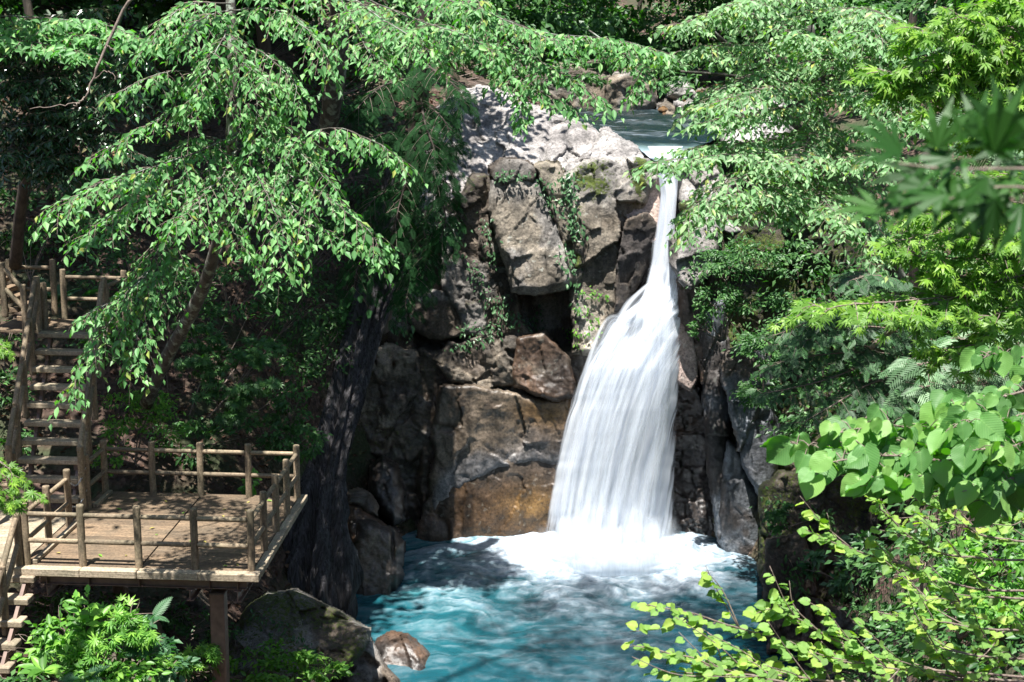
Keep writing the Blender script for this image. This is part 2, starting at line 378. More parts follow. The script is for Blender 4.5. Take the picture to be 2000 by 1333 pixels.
M['hinoki'] = leaf_material('cypress_frond', (0.035, 0.095, 0.035), (0.07, 0.17, 0.06), 0.25, 0.55)
M['hinoki_pale'] = leaf_material('cypress_frond_pale', (0.10, 0.2, 0.09), (0.2, 0.33, 0.17), 0.3, 0.5)
M['fern'] = leaf_material('fern_frond', (0.05, 0.14, 0.06), (0.09, 0.2, 0.09), 0.4, 0.5)
M['herb'] = leaf_material('herb_leaf', (0.12, 0.30, 0.05), (0.24, 0.45, 0.07), 0.45, 0.42)
M['ivy'] = leaf_material('climber_leaf', (0.05, 0.13, 0.05), (0.09, 0.2, 0.08), 0.25, 0.4, spec=0.5)
M['viburnum'] = veined_leaf_material('heart_leaf', (0.115, 0.28, 0.075), (0.24, 0.43, 0.11), 0.45)
M['katsura'] = veined_leaf_material('round_leaf', (0.19, 0.36, 0.09), (0.36, 0.5, 0.10), 0.5)
M['bark'] = bark_material('grey_bark', (0.035, 0.03, 0.024), (0.11, 0.098, 0.08), (0.22, 0.25, 0.2))
M['bark_dark'] = bark_material('dark_bark', (0.022, 0.017, 0.013), (0.075, 0.058, 0.045))
M['twig'] = bark_material('twig_bark', (0.10, 0.07, 0.055), (0.24, 0.19, 0.16), scale=(30, 30, 30), bump=0.005)
M['dead'] = bark_material('weathered_wood', (0.009, 0.007, 0.006), (0.105, 0.10, 0.11), None, (22, 22, 0.9), 0.12)
M['log'] = wood_material('log_rail', (0.10, 0.07, 0.043), (0.36, 0.275, 0.18), (0.13, 0.115, 0.07), (3, 18, 18))
M['deck'] = wood_material('deck_board', (0.085, 0.058, 0.036), (0.24, 0.165, 0.10), (0.10, 0.078, 0.052))
M['deckpale'] = wood_material('pale_board', (0.22, 0.17, 0.11), (0.45, 0.37, 0.27), (0.2, 0.18, 0.12))
M['steel'] = plain('brown_steel', (0.19, 0.13, 0.105), 0.55, 0.2)
M['chain'] = plain('galvanised', (0.6, 0.62, 0.65), 0.35, 0.9)
M['dirt'] = plain('litter_leaf', (0.28, 0.24, 0.06), 0.6)
# ---------------------------------------------------------------- ground sheet
ZP = float(W(1200, 1050, 35.5)[2])                    # pool level
def water_Y(px, py):
    return float(ZP/W(px, py, 1.0)[2])
def tps(ctrl, reg=0.02):
    C = np.array(ctrl, float); X = C[:, :2]/20.0; n = len(C)
    def K(A, B):
        d2 = ((A[:,None]-B[None])**2).sum(-1); return 0.5*d2*np.log(d2+1e-9)
    A = np.zeros((n+3, n+3)); A[:n,:n] = K(X, X)+reg*np.eye(n); A[:n,n] = 1; A[:n,n+1:] = X; A[n,:n] = 1; A[n+1:,:n] = X.T
    w = np.linalg.solve(A, np.concatenate([C[:,2], np.zeros(3)]))
    def f(Q):
        Q = np.asarray(Q, float)/20.0; return K(Q, X)@w[:n]+w[n]+Q@w[n+1:]
    return f
gc = [tuple(W(*p)) for p in [(-60,1400,18),(0,1333,19.5),(300,1333,21),(520,1333,22.5),(100,1190,24.5),(380,1170,25.5),(540,1170,26.5),
    (-150,980,25.5),(0,990,25.8),(300,970,27),(580,960,29),(-150,700,28),(0,690,29),(300,690,30.5),(560,690,32),
    (-200,430,32),(0,430,32.5),(400,430,35),(640,430,37),(-300,180,38),(0,180,39),(400,180,42),(700,180,45),(-300,-40,47),(0,-40,48),(400,-40,52),(700,0,56),
    (900,150,50),(1120,120,58),(1250,130,64),(1000,-60,75),(1300,-60,82),(1300,-500,120),(800,-500,110),(0,-400,90),
    (1480,420,42),(1560,500,39),(1650,700,35),(1620,950,32),(1720,1200,27),(1850,1333,19),(1950,1050,20),(2050,800,22),(2050,500,28),(1950,250,38),(1700,120,55),(1600,-60,75),(2100,-60,60),(2100,-400,80)]]
gc += [(x, y, ZP-2.5) for x, y in ((-2.5,24),(1,24),(4.5,24),(0.5,29),(3.5,29),(6,29.5),(1,33.5),(4.5,34),(2.5,21),(0,36.5),(4,37))]
gc += [(-3.6,29,ZP-1.5),(-3.4,32,ZP-1.5),(-3.6,34.5,ZP-1.0),(-4.6,30.5,ZP-0.2),(-2.2,37,ZP+1),(-1,39,-7),(6.8,33,ZP-1),(7.4,30,ZP-1),(6.6,26.5,ZP-1.5)]
gc += [(0.5,39.5,-3.5),(3,40,-3.6),(2.5,46,-3.4),(3.5,55,-3.0),(5.5,48,-2.8)]
gc += [(0,-3,-1.5),(0,1,-1.7),(-4,2,-2.2),(4,2,-1.8),(0,6,-5.5),(-5,6,-5.6),(5,5,-3.6),(0,12,-10.5),(-6,12,-10.3),(6,11,-7.5),(0,18,-15),(-14,10,-8),(-20,25,-4),(-22,45,6),(14,8,-2),(20,20,2),(24,40,8),(-40,20,8),(40,20,10),(-40,80,30),(40,80,32),(0,120,30),(-30,-10,2),(30,-10,2),(0,-14,-1)]
ground_z = tps(gc)
gx = np.linspace(-62, 62, 249); gy = np.linspace(-20, 130, 301)
GX, GY = np.meshgrid(gx, gy); Q = np.stack([GX.ravel(), GY.ravel()], -1)
gz = ground_z(Q); P3 = np.stack([Q[:,0], Q[:,1], gz], -1)
P3[:,2] += 0.22*fbm(P3*0.55, 4, 5)+0.06*fbm(P3*2.2, 2, 9)
nx, ny = len(gx), len(gy); ii = (np.arange(ny-1)[:,None]*nx+np.arange(nx-1)[None]).ravel()
obj('ground', P3, np.stack([ii, ii+1, ii+nx+1, ii+nx], -1), M['litter'], base=(0,0,0), kind='structure', label='leaf-littered gorge slopes')

# ---------------------------------------------------------------- rocks: relief blocks on one lattice of pixels and depths
ST = 2.5
U0, V0, NU, NV = -60.0, -60.0, 860, 600
DB = np.full((NV, NU), 1e3)                           # nearest rock depth, for climbers and moss
def sdf_poly(u, v, poly):
    P = np.asarray(poly, float); Q = np.roll(P, -1, 0); d = np.full(u.shape, 1e9); ins = np.zeros(u.shape, bool)
    for a, b in zip(P, Q):
        e = b-a; wu = u-a[0]; wv = v-a[1]; t = np.clip((wu*e[0]+wv*e[1])/(e@e+1e-9), 0, 1)
        d = np.minimum(d, np.hypot(wu-t*e[0], wv-t*e[1]))
        c = ((a[1] > v) != (b[1] > v)) & (u < (b[0]-a[0])*(v-a[1])/(b[1]-a[1]+1e-12)+a[0]); ins ^= c
    return np.where(ins, d, -d)
PAL = {'pale': ((0.38,0.36,0.345),(0.27,0.25,0.24)), 'mid': ((0.33,0.285,0.225),(0.18,0.152,0.118)), 'grey': ((0.27,0.25,0.23),(0.17,0.155,0.14)), 'brown': ((0.135,0.105,0.08),(0.07,0.055,0.043)),
       'gold': ((0.26,0.14,0.045),(0.10,0.055,0.022)), 'blue': ((0.15,0.165,0.185),(0.08,0.085,0.095)), 'dark': ((0.07,0.06,0.055),(0.035,0.03,0.028)),
       'pink': ((0.42,0.31,0.26),(0.33,0.26,0.23)), 'wetbrown': ((0.12,0.075,0.05),(0.06,0.043,0.033)), 'tan': ((0.24,0.195,0.145),(0.12,0.10,0.078)), 'red': ((0.16,0.085,0.065),(0.07,0.05,0.04))}
BLK = [0]
def facets(u, v, s, size, tilt, off):
    """jointed rock: each cell a tilted plane, with small steps between the cells (metres)"""
    r = np.random.default_rng(s); u0, u1, v0, v1 = u.min(), u.max(), v.min(), v.max(); n = max(3, int((u1-u0)*(v1-v0)*0.7/size**2)); su = r.uniform(u0, u1, n); sv = r.uniform(v0, v1, n)
    best = np.full(u.shape, 1e12); idx = np.zeros(u.shape, int)
    for k in range(n):
        d2 = (u-su[k])**2+((v-sv[k])*0.72)**2; m = d2 < best; best[m] = d2[m]; idx[m] = k
    a = r.normal(0, tilt, n); b = r.normal(0, tilt*0.7, n); c = r.uniform(-off, off, n)
    return (a[idx]*(u-su[idx])+b[idx]*(v-sv[idx]))*0.0143+c[idx]
def block(name, poly, Y, gx=0.0, gy=0.0, thick=1.5, bev=0.5, bpx=22, amp=0.16, fr=0.9, pal='grey', pal2=None, moss=0.0, lich=0.25, wet=0.0, warp=6.0, crack=0.10, bow=0.0, parent=None, cy=None, colf=None, lay=0.0, dent=(), jag=1.0, **kw):
    """gx, gy: change of depth in metres per 100 px to the right / downwards"""
    BLK[0] += 1; s = BLK[0]*7
    P = np.asarray(poly, float); pad = 14
    i0 = int((P[:,0].min()-pad-U0)//ST); i1 = int((P[:,0].max()+pad-U0)//ST)+1; j0 = int((P[:,1].min()-pad-V0)//ST); j1 = int((P[:,1].max()+pad-V0)//ST)+1
    ui = np.arange(i0, i1); vi = np.arange(j0, j1); U, V = np.meshgrid(U0+ST*ui, V0+ST*vi); sh = U.shape; u = U.ravel(); v = V.ravel()
    q = np.stack([u*0.018, v*0.018, np.full(u.shape, s*1.7)], -1); q2 = q*3.1
    du = warp*fbm(q, 3, s)+warp*0.45*fbm(q2, 2, s+3); dv = warp*fbm(q+9.1, 3, s+1)+warp*0.45*fbm(q2+4, 2, s+4)
    d = sdf_poly(u+du, v+dv, P)+(5.0 if parent is not None else 0.0)
    uc, vc = P[:,0].mean(), (P[:,1].mean() if cy is None else cy)
    Yb = Y+gx*(u-uc)/100+gy*(v-vc)/100
    if parent is not None: bev, bpx, warp = bev*0.6, bpx*0.6, warp*1.3
    t = np.clip(d/bpx, 0, 1); Yb = Yb+bev*(1-np.sqrt(np.clip(1-(1-t)**2, 0, 1)))
    if bow:
        w = (P[:,0].max()-P[:,0].min())/2; Yb = Yb+bow*((u-uc)/w)**2
    for dp_, dd_ in dent: Yb = Yb+dd_*sstep(-8, 8, sdf_poly(u+du, v+dv, dp_))
    p0 = W(u, v, Yb)
    n = amp*0.5*fbm(p0*fr, 4, s)+amp*0.22*fbm(p0*fr*5, 4, s+5, 0.6)+facets(u+du*1.2, v+dv*1.2, s, 78, 0.16*jag, 0.10*jag)+facets(u+du*.8, v+dv*.8, s+1, 30, 0.16*jag, 0.035*jag)
    rg = ridge(p0*np.array([0.8,0.8,0.55])*fr+s, 2, s+8); n = n-crack*sstep(0.86, 0.99, rg)*1.4
    # angular facets: snap part of the relief to steps
    if lay: n = n+lay*(np.floor((p0[:,2]+0.3*fbm(p0*0.6, 2, s+2))*1.8) % 2-0.5)
    Yf = Yb-n
    back = d < 0
    Yf = np.where(back, Yf+thick, Yf)
    keep = d > -ST*1.9
    p = W(u, v, Yf)
    idx = np.full(u.shape, -1); idx[keep] = np.arange(keep.sum()); I = idx.reshape(sh)
    a, b, c, e = I[:-1,:-1], I[:-1,1:], I[1:,1:], I[1:,:-1]; ok = (a >= 0)&(b >= 0)&(c >= 0)&(e >= 0)
    FQ = np.stack([a[ok], e[ok], c[ok], b[ok]], -1)
    Dd = np.where((d > 2).reshape(sh), Yf.reshape(sh), 1e3); sl_ = (slice(max(j0,0), min(j1,NV)), slice(max(i0,0), min(i1,NU)))
    DB[sl_] = np.minimum(DB[sl_], Dd[sl_[0].start-j0:sl_[0].stop-j0, sl_[1].start-i0:sl_[1].stop-i0])
    pk = p[keep]; c1, c2 = [np.array(x) for x in PAL[pal]]
    k = sstep(-0.5, 0.5, fbm(pk*0.7, 4, s+20))[:,None]; col = c1*(1-k)+c2*k
    if pal2:
        d1, d2 = [np.array(x) for x in PAL[pal2]]; kk = k[::-1]*0+sstep(0.0, 0.45, fbm(pk*0.9+7, 4, s+23))[:,None]; col = col*(1-kk)+(d1*(1-k)+d2*k)*kk
    ms = np.clip(moss+0.5*moss*fbm(pk*1.1, 3, s+30), 0, 1)
    wt = np.full(len(pk), wet); lc = np.full(len(pk), lich)
    if colf: col, ms, wt, lc = colf(u[keep], v[keep], pk, col, ms, wt, lc)
    if parent is None and 'base' not in kw: kw['base'] = (pk[:,0].mean(), pk[:,1].mean(), pk[:,2].min())
    return obj(name, pk, FQ, M['rock'], parent, True, dict(moss=ms, wet=wt, lichen=lc), col, **kw)
def rock_Y(px, py):
    i = np.clip(np.round((np.asarray(px)-U0)/ST).astype(int), 0, NU-1); j = np.clip(np.round((np.asarray(py)-V0)/ST).astype(int), 0, NV-1)
    return DB[j, i]

# --- the cliff to the left of the waterfall
cliff = thing('cliff', tuple(W(950, 1050, 36)), 'tall sunlit granite cliff with mossy cracks on the left side of the waterfall', 'cliff')
def cliff_col(u, v, p, col, ms, wt, lc):
    # golden mineral stain and wet rock; lower cliff also darkened for tree shade
    def put(mask, c, a=1.0):
        nonlocal col; mk = (mask*a)[:,None]; col = col*(1-mk)+np.array(c)*mk
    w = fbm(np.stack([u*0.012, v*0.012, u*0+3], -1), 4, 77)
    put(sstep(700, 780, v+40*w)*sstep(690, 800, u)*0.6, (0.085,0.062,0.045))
    put(np.exp(-((u-1075)/60)**2-((v-805+15*w)/24)**2), (0.22,0.12,0.035), 0.8)  # golden stain, with a sun patch painted into its colour
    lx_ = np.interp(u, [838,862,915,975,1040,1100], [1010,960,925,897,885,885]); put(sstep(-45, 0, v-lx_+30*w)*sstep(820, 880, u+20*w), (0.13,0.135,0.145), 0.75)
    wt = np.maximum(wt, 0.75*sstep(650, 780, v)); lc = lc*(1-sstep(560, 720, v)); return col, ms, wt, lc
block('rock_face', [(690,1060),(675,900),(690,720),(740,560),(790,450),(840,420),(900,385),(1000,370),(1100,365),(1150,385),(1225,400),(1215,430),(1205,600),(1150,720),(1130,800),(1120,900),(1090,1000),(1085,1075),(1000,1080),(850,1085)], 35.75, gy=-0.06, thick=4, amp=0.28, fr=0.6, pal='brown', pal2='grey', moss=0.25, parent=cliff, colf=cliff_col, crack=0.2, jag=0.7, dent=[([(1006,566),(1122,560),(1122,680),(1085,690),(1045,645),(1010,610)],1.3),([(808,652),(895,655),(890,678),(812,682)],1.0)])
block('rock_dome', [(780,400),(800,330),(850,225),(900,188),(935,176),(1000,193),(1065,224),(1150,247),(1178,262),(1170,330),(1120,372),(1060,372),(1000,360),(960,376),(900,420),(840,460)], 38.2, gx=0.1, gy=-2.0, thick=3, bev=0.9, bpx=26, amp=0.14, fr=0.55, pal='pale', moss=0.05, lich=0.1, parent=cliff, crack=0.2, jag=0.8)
block('rock_slab', [(1178,258),(1150,300),(1105,330),(1090,372),(1140,395),(1200,372),(1250,345),(1275,330),(1262,298),(1225,280)], 36.6, gx=0.25, gy=-1.5, thick=3, bev=0.6, bpx=22, amp=0.09, fr=0.7, pal='pale', parent=cliff, lich=0.15, crack=0.12)
def pale_top_lit_edge(u, v, p, col, ms, wt, lc):
    k = (sstep(430, 345, v+30*fbm(p*1.2, 3, 91))*0.8+0.5*np.exp(-((u-(1050+(v-345)*0.33))/16)**2))[:,None].clip(0, 1); return col*(1-k)+np.array([0.36,0.34,0.32])*k, ms, wt, lc  # weathered pale top; the slanting strip paints the lit edge of the block
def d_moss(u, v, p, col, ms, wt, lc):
    col, ms, wt, lc = pale_top_lit_edge(u, v, p, col, ms, wt, lc)
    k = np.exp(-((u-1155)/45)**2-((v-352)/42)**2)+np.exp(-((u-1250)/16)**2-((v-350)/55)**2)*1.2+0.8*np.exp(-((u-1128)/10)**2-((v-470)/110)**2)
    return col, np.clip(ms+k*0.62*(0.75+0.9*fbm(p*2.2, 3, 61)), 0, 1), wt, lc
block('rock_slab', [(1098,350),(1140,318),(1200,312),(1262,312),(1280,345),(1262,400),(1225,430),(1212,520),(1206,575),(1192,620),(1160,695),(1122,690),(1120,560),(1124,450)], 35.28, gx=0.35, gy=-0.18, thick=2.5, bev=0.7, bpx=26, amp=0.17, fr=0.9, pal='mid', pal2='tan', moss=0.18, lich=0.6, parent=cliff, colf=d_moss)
block('rock_slab', [(960,352),(985,338),(1040,344),(1058,362),(1078,410),(1120,545),(1112,562),(1040,572),(1000,568),(978,490),(956,410)], 35.06, gx=0.05, gy=-0.20, thick=2.2, bev=0.75, bpx=34, amp=0.12, fr=0.8, pal='mid', pal2='grey', moss=0.12, lich=1.0, parent=cliff, warp=4, jag=0.6, colf=pale_top_lit_edge)
block('rock_slab', [(962,330),(985,314),(1030,322),(1050,338),(1040,356),(1000,352),(966,352)], 35.37, gy=-0.3, thick=1.5, bev=0.5, bpx=14, amp=0.08, pal='brown', pal2='grey', parent=cliff, moss=0.15)
block('rock_slab', [(1052,325),(1090,325),(1112,400),(1128,480),(1132,560),(1118,540),(1088,430),(1062,365)], 35.22, gx=0.1, gy=-0.2, thick=1.5, bev=0.4, bpx=12, amp=0.09, pal='mid', parent=cliff, moss=0.3, lich=0.5)
block('rock_slab', [(880,400),(930,345),(962,350),(960,410),(980,490),(1004,570),(1005,610),(960,630),(900,610),(868,560),(862,470)], 35.80, gx=0.15, gy=-0.1, thick=2, bev=0.6, amp=0.26, fr=1.1, pal='brown', pal2='grey', parent=cliff, moss=0.25, lich=0.4, crack=0.2)
block('rock_slab', [(745,560),(790,430),(840,410),(880,430),(868,560),(860,600),(800,640),(745,640)], 35.87, gx=0.1, thick=2, bev=0.6, amp=0.3, fr=1.2, pal='brown', pal2='dark', parent=cliff, moss=0.4, crack=0.2, lich=0.3)
block('rock_slab', [(800,585),(850,565),(905,600),(912,648),(880,660),(820,650),(800,630)], 35.43, thick=1.6, bev=0.5, bpx=18, amp=0.22, fr=1.4, pal='brown', pal2='grey', parent=cliff, moss=0.15)
block('rock_slab', [(905,590),(1000,575),(1020,620),(1010,650),(960,660),(905,650)], 35.68, thick=1.6, bev=0.5, bpx=18, amp=0.22, fr=1.3, pal='brown', pal2='grey', parent=cliff, moss=0.3)
block('rock_slab', [(880,665),(960,655),(1012,660),(1018,700),(1012,755),(950,758),(880,745),(850,700)], 35.37, gy=-0.15, thick=1.6, bev=0.6, bpx=20, amp=0.2, fr=1.2, pal='tan', pal2='brown', parent=cliff, moss=0.18, wet=0.3)
block('rock_slab', [(1015,665),(1062,655),(1105,700),(1122,748),(1118,775),(1080,782),(1010,758),(1008,700)], 35.12, gy=-0.22, gx=-0.05, thick=1.6, bev=0.6, bpx=20, amp=0.13, fr=1.0, pal='wetbrown', pal2='tan', parent=cliff, wet=0.75, jag=0.5)
block('rock_slab', [(712,690),(755,675),(812,690),(815,770),(770,830),(705,860),(690,800)], 35.43, gx=0.2, gy=0.1, thick=1.8, bev=0.5, bpx=16, amp=0.28, fr=1.5, pal='tan', pal2='brown', parent=cliff, wet=0.5, crack=0.25, lay=0.1)
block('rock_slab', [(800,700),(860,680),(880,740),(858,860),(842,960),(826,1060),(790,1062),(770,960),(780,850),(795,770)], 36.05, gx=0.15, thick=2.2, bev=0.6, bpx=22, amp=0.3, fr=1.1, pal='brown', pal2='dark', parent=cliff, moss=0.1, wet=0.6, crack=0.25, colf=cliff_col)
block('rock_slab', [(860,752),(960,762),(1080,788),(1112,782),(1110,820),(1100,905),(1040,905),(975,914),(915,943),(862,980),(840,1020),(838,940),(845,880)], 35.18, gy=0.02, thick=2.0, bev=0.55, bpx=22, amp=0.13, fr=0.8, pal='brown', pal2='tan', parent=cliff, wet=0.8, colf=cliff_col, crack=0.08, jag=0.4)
0 and block('rock_slab', [(838,985),(855,945),(900,920),(960,888),(1040,876),(1100,868),(1096,908),(1040,906),(975,916),(915,945),(862,985),(836,1030)], 35.31, gy=0.4, thick=1.2, bev=0.22, bpx=12, amp=0.05, pal='blue', parent=cliff, wet=0.7, crack=0.05, warp=3)
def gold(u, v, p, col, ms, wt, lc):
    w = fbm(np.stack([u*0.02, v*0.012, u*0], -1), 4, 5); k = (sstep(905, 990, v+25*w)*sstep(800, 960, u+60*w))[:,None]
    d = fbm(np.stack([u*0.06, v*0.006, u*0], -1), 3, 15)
    sun_patch = np.exp(-((u-1050)/55)**2-((v-985)/38)**2)[:,None]; col = col*(1-k)+(np.array([0.075,0.045,0.024])+np.array([0.15,0.085,0.022])*sun_patch)*k; col = col*(1-0.45*sstep(0.05, 0.5, d))[:,None]  # amber stain, with its sunlit spot painted brighter
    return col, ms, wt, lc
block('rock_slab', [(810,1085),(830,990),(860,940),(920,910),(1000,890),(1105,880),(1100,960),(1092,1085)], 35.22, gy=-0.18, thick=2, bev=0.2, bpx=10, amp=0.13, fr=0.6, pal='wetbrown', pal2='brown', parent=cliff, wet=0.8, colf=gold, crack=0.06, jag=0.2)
# channel the water drops through
block('rock_slab', [(1272,330),(1296,330),(1292,470),(1270,470),(1232,440),(1225,420),(1255,395)], 35.87, gx=0.5, gy=-0.6, thick=2, bev=0.3, bpx=14, amp=0.05, pal='pink', parent=cliff, warp=2, crack=0.02, wet=0.3, jag=0.2)
block('rock_slab', [(1226,428),(1262,418),(1280,438),(1276,482),(1242,560),(1205,608),(1204,560),(1212,500)], 35.31, gx=0.9, gy=0.1, thick=2, bev=0.3, bpx=12, amp=0.1, pal='dark', pal2='brown', moss=0.1, parent=cliff, warp=3)
# --- back wall behind the fall
block('back_wall', [(1180,400),(1420,380),(1460,700),(1520,1100),(1290,1110),(1080,1085),(1090,900),(1150,700),(1190,560)], 36.9, gx=0.0, gy=-0.10, thick=3, amp=0.4, fr=0.7, pal='dark', pal2='brown', wet=0.7, parent=cliff, crack=0.2)

# --- the cliff to the right of the waterfall
rcl = thing('cliff', tuple(W(1420, 1060, 34.5)), 'dark shaded cliff of smooth grey pillars on the right side of the waterfall', 'cliff')
block('rock_face', [(1330,400),(1480,380),(1640,400),(1700,560),(1640,800),(1560,1000),(1500,1090),(1400,1085),(1395,900),(1370,700),(1340,560)], 34.9, gx=-0.35, thick=4, amp=0.25, fr=0.6, pal='brown', pal2='dark', moss=0.5, parent=rcl, crack=0.2)
block('rock_slab', [(1308,470),(1330,440),(1372,415),(1402,418),(1404,470),(1390,530),(1352,562),(1328,545),(1312,505)], 34.2, gx=-0.3, gy=-0.5, thick=2, bev=0.6, bpx=18, amp=0.12, pal='pale', pal2='grey', moss=0.25, parent=rcl)
block('rock_slab', [(1326,548),(1366,560),(1384,640),(1388,730),(1374,748),(1352,690),(1336,620)], 34.9, gx=-0.5, thick=2, bev=0.3, bpx=14, amp=0.1, pal='wetbrown', pal2='dark', wet=0.5, moss=0.2, parent=rcl)
block('rock_slab', [(1326,640),(1348,636),(1358,700),(1360,735),(1348,760),(1324,742)], 34.9, gx=-0.1, gy=-0.35, thick=1.2, bev=0.2, bpx=9, amp=0.03, pal='pink', parent=rcl, warp=2, crack=0.0, lich=0.5, jag=0.1)
block('rock_slab', [(1362,600),(1414,590),(1420,680),(1424,800),(1412,960),(1424,1040),(1404,1050),(1388,940),(1376,800),(1370,700)], 34.5, gx=-0.3, thick=2.5, bev=0.5, bpx=16, amp=0.1, fr=0.7, pal='dark', pal2='blue', wet=0.5, parent=rcl, warp=3, bow=0.3, jag=0.4)
block('rock_slab', [(1412,690),(1440,678),(1500,680),(1510,760),(1470,820),(1445,880),(1428,800),(1416,740)], 34.0, gx=-0.15, gy=-0.12, thick=2.5, bev=0.6, bpx=20, amp=0.13, pal='blue', pal2='brown', wet=0.4, parent=rcl, moss=0.2, lay=0.06)
block('rock_slab', [(1440,870),(1452,800),(1500,790),(1530,860),(1512,940),(1490,980),(1460,930)], 33.9, thick=2, bev=0.6, bpx=20, amp=0.07, pal='blue', wet=0.4, parent=rcl, bow=0.4, jag=0.4)
block('rock_slab', [(1408,950),(1425,860),(1450,880),(1470,950),(1500,990),(1510,1095),(1420,1092),(1398,1020)], 34.2, thick=2, bev=0.6, bpx=24, amp=0.09, pal='blue', pal2='dark', wet=0.6, parent=rcl, bow=0.4, crack=0.12, jag=0.4)
block('rock_slab', [(1316,770),(1360,750),(1392,860),(1410,1000),(1402,1090),(1312,1085)], 36.0, gx=-0.3, thick=2, bev=0.4, amp=0.3, fr=1.3, pal='dark', pal2='wetbrown', wet=0.85, parent=rcl, lay=0.12)
block('rock_slab', [(1408,402),(1440,388),(1485,386),(1512,405),(1505,440),(1478,452),(1415,448)], 35.2, gy=-1.1, thick=2, bev=0.35, bpx=14, amp=0.09, pal='pale', parent=rcl, moss=0.1)
block('rock_slab', [(1500,430),(1560,420),(1610,440),(1600,475),(1560,480),(1535,500),(1510,490)], 35.6, gy=-1.0, thick=2, bev=0.35, bpx=14, amp=0.1, pal='pale', pal2='grey', parent=rcl)
block('rock_slab', [(1318,345),(1350,320),(1400,330),(1430,360),(1420,400),(1370,410),(1335,420),(1322,390)], 36.0, gy=-0.8, gx=-0.2, thick=2.5, bev=0.5, bpx=14, amp=0.14, pal='grey', pal2='pale', parent=rcl, moss=0.15)
# --- mossy rock wall standing in the pool on the right
rw = thing('rock_wall', tuple(W(1600, 1330, 27)), 'dark mossy rock wall rising from the pool beneath the heart-leaved shrub', 'rock')
block('rock_face', [(1488,950),(1520,925),(1580,915),(1660,940),(1740,1010),(1800,1130),(1830,1400),(1500,1400),(1497,1200),(1486,1060)], 28.6, gx=-0.5, gy=-0.35, thick=5, bev=0.8, bpx=26, amp=0.3, fr=0.9, pal='brown', pal2='dark', moss=0.45, parent=rw, lich=0.4, crack=0.2)
block('rock_slab', [(1500,1060),(1560,1045),(1590,1100),(1585,1200),(1560,1260),(1500,1280),(1494,1180)], 27.7, gx=-0.2, thick=1.8, bev=0.5, amp=0.2, fr=1.3, pal='red', pal2='brown', moss=0.2, parent=rw)
block('rock_slab', [(1580,1170),(1640,1190),(1690,1260),(1700,1400),(1560,1400),(1560,1280)], 26.8, gx=-0.3, thick=1.8, bev=0.5, amp=0.2, fr=1.2, pal='red', pal2='grey', moss=0.15, parent=rw)

# --- boulders, each a thing of its own
def boulder(poly, Y, label, **kw):
    kw.setdefault('jag', 0.45)
    kw.setdefault('thick', 1.6); kw.setdefault('bev', 0.9); kw.setdefault('bpx', 40); kw.setdefault('warp', 4)
    return block('boulder', poly, Y, label=label, category='boulder', **kw)
boulder([(690,1010),(720,1010),(768,1030),(786,1060),(790,1120),(772,1175),(740,1190),(685,1195),(676,1080)], 31.3, 'dark wet boulder with a rounded top at the pool edge beside the dead trunk', gy=-0.5, gx=0.15, amp=0.14, fr=1.0, pal='dark', pal2='brown', wet=0.85, bpx=26, crack=0.16, lich=0.1)
boulder([(672,960),(700,952),(728,962),(740,985),(736,1010),(715,1008),(690,990),(674,1000)], 32.6, 'small pale rounded boulder behind the dead trunk above the brown slab', gy=-1.2, bev=0.5, bpx=16, amp=0.1, pal='brown', pal2='tan', wet=0.7)
boulder([(674,985),(700,985),(735,1008),(760,1030),(740,1062),(700,1070),(672,1050)], 32.0, 'smooth wet reddish slab between the pale boulder and the dark one', gy=-1.2, bev=0.5, bpx=18, amp=0.14, pal='wetbrown', pal2='dark', wet=0.85)
boulder([(720,910),(745,890),(775,905),(790,960),(788,1015),(770,1030),(735,1000),(720,960)], 33.4, 'tall rounded wet boulder leaning on the cliff foot left of the stained wall', gy=-0.6, bev=0.7, bpx=24, amp=0.16, fr=1.2, pal='dark', pal2='brown', wet=0.85)
boulder([(480,1185),(520,1155),(580,1148),(620,1170),(660,1195),(722,1225),(724,1255),(700,1290),(640,1330),(600,1400),(430,1400),(440,1260)], 23.6, 'large flat-topped pale boulder with ivy patches under the deck corner', gy=-1.3, gx=0.15, thick=3, bev=0.5, bpx=22, amp=0.17, fr=1.1, pal='grey', pal2='brown', moss=0.46, lich=0.9, crack=0.14)
boulder([(735,1245),(765,1232),(800,1236),(845,1275),(846,1300),(830,1345),(800,1400),(740,1400),(715,1330)], 26.9, 'smooth brown wet boulder lapped by the pool at the bottom edge', gy=-0.9, thick=2, bev=0.6, bpx=30, amp=0.09, fr=0.7, pal='wetbrown', pal2='dark', wet=0.9, lich=0)
boulder([(690,1262),(728,1248),(752,1290),(790,1345),(800,1400),(620,1400),(640,1330)], 25.2, 'dark cracked boulder wedged between the flat pale one and the smooth brown one', gy=-0.6, thick=2, bev=0.6, amp=0.18, fr=1.3, pal='brown', pal2='grey', moss=0.2, crack=0.22)
boulder([(290,1170),(400,1150),(430,1200),(425,1290),(380,1340),(280,1340),(255,1260)], 24.8, 'big shadowed mossy boulder below the deck behind the steel post', thick=2, bev=0.7, amp=0.2, pal='brown', pal2='dark', moss=0.4)
boulder([(150,1260),(220,1180),(300,1190),(330,1260),(340,1400),(110,1400)], 20.6, 'leaning boulder half buried in the bright herbs below the deck', gy=-0.8, thick=2, bev=0.6, amp=0.14, pal='tan', pal2='brown', moss=0.3)
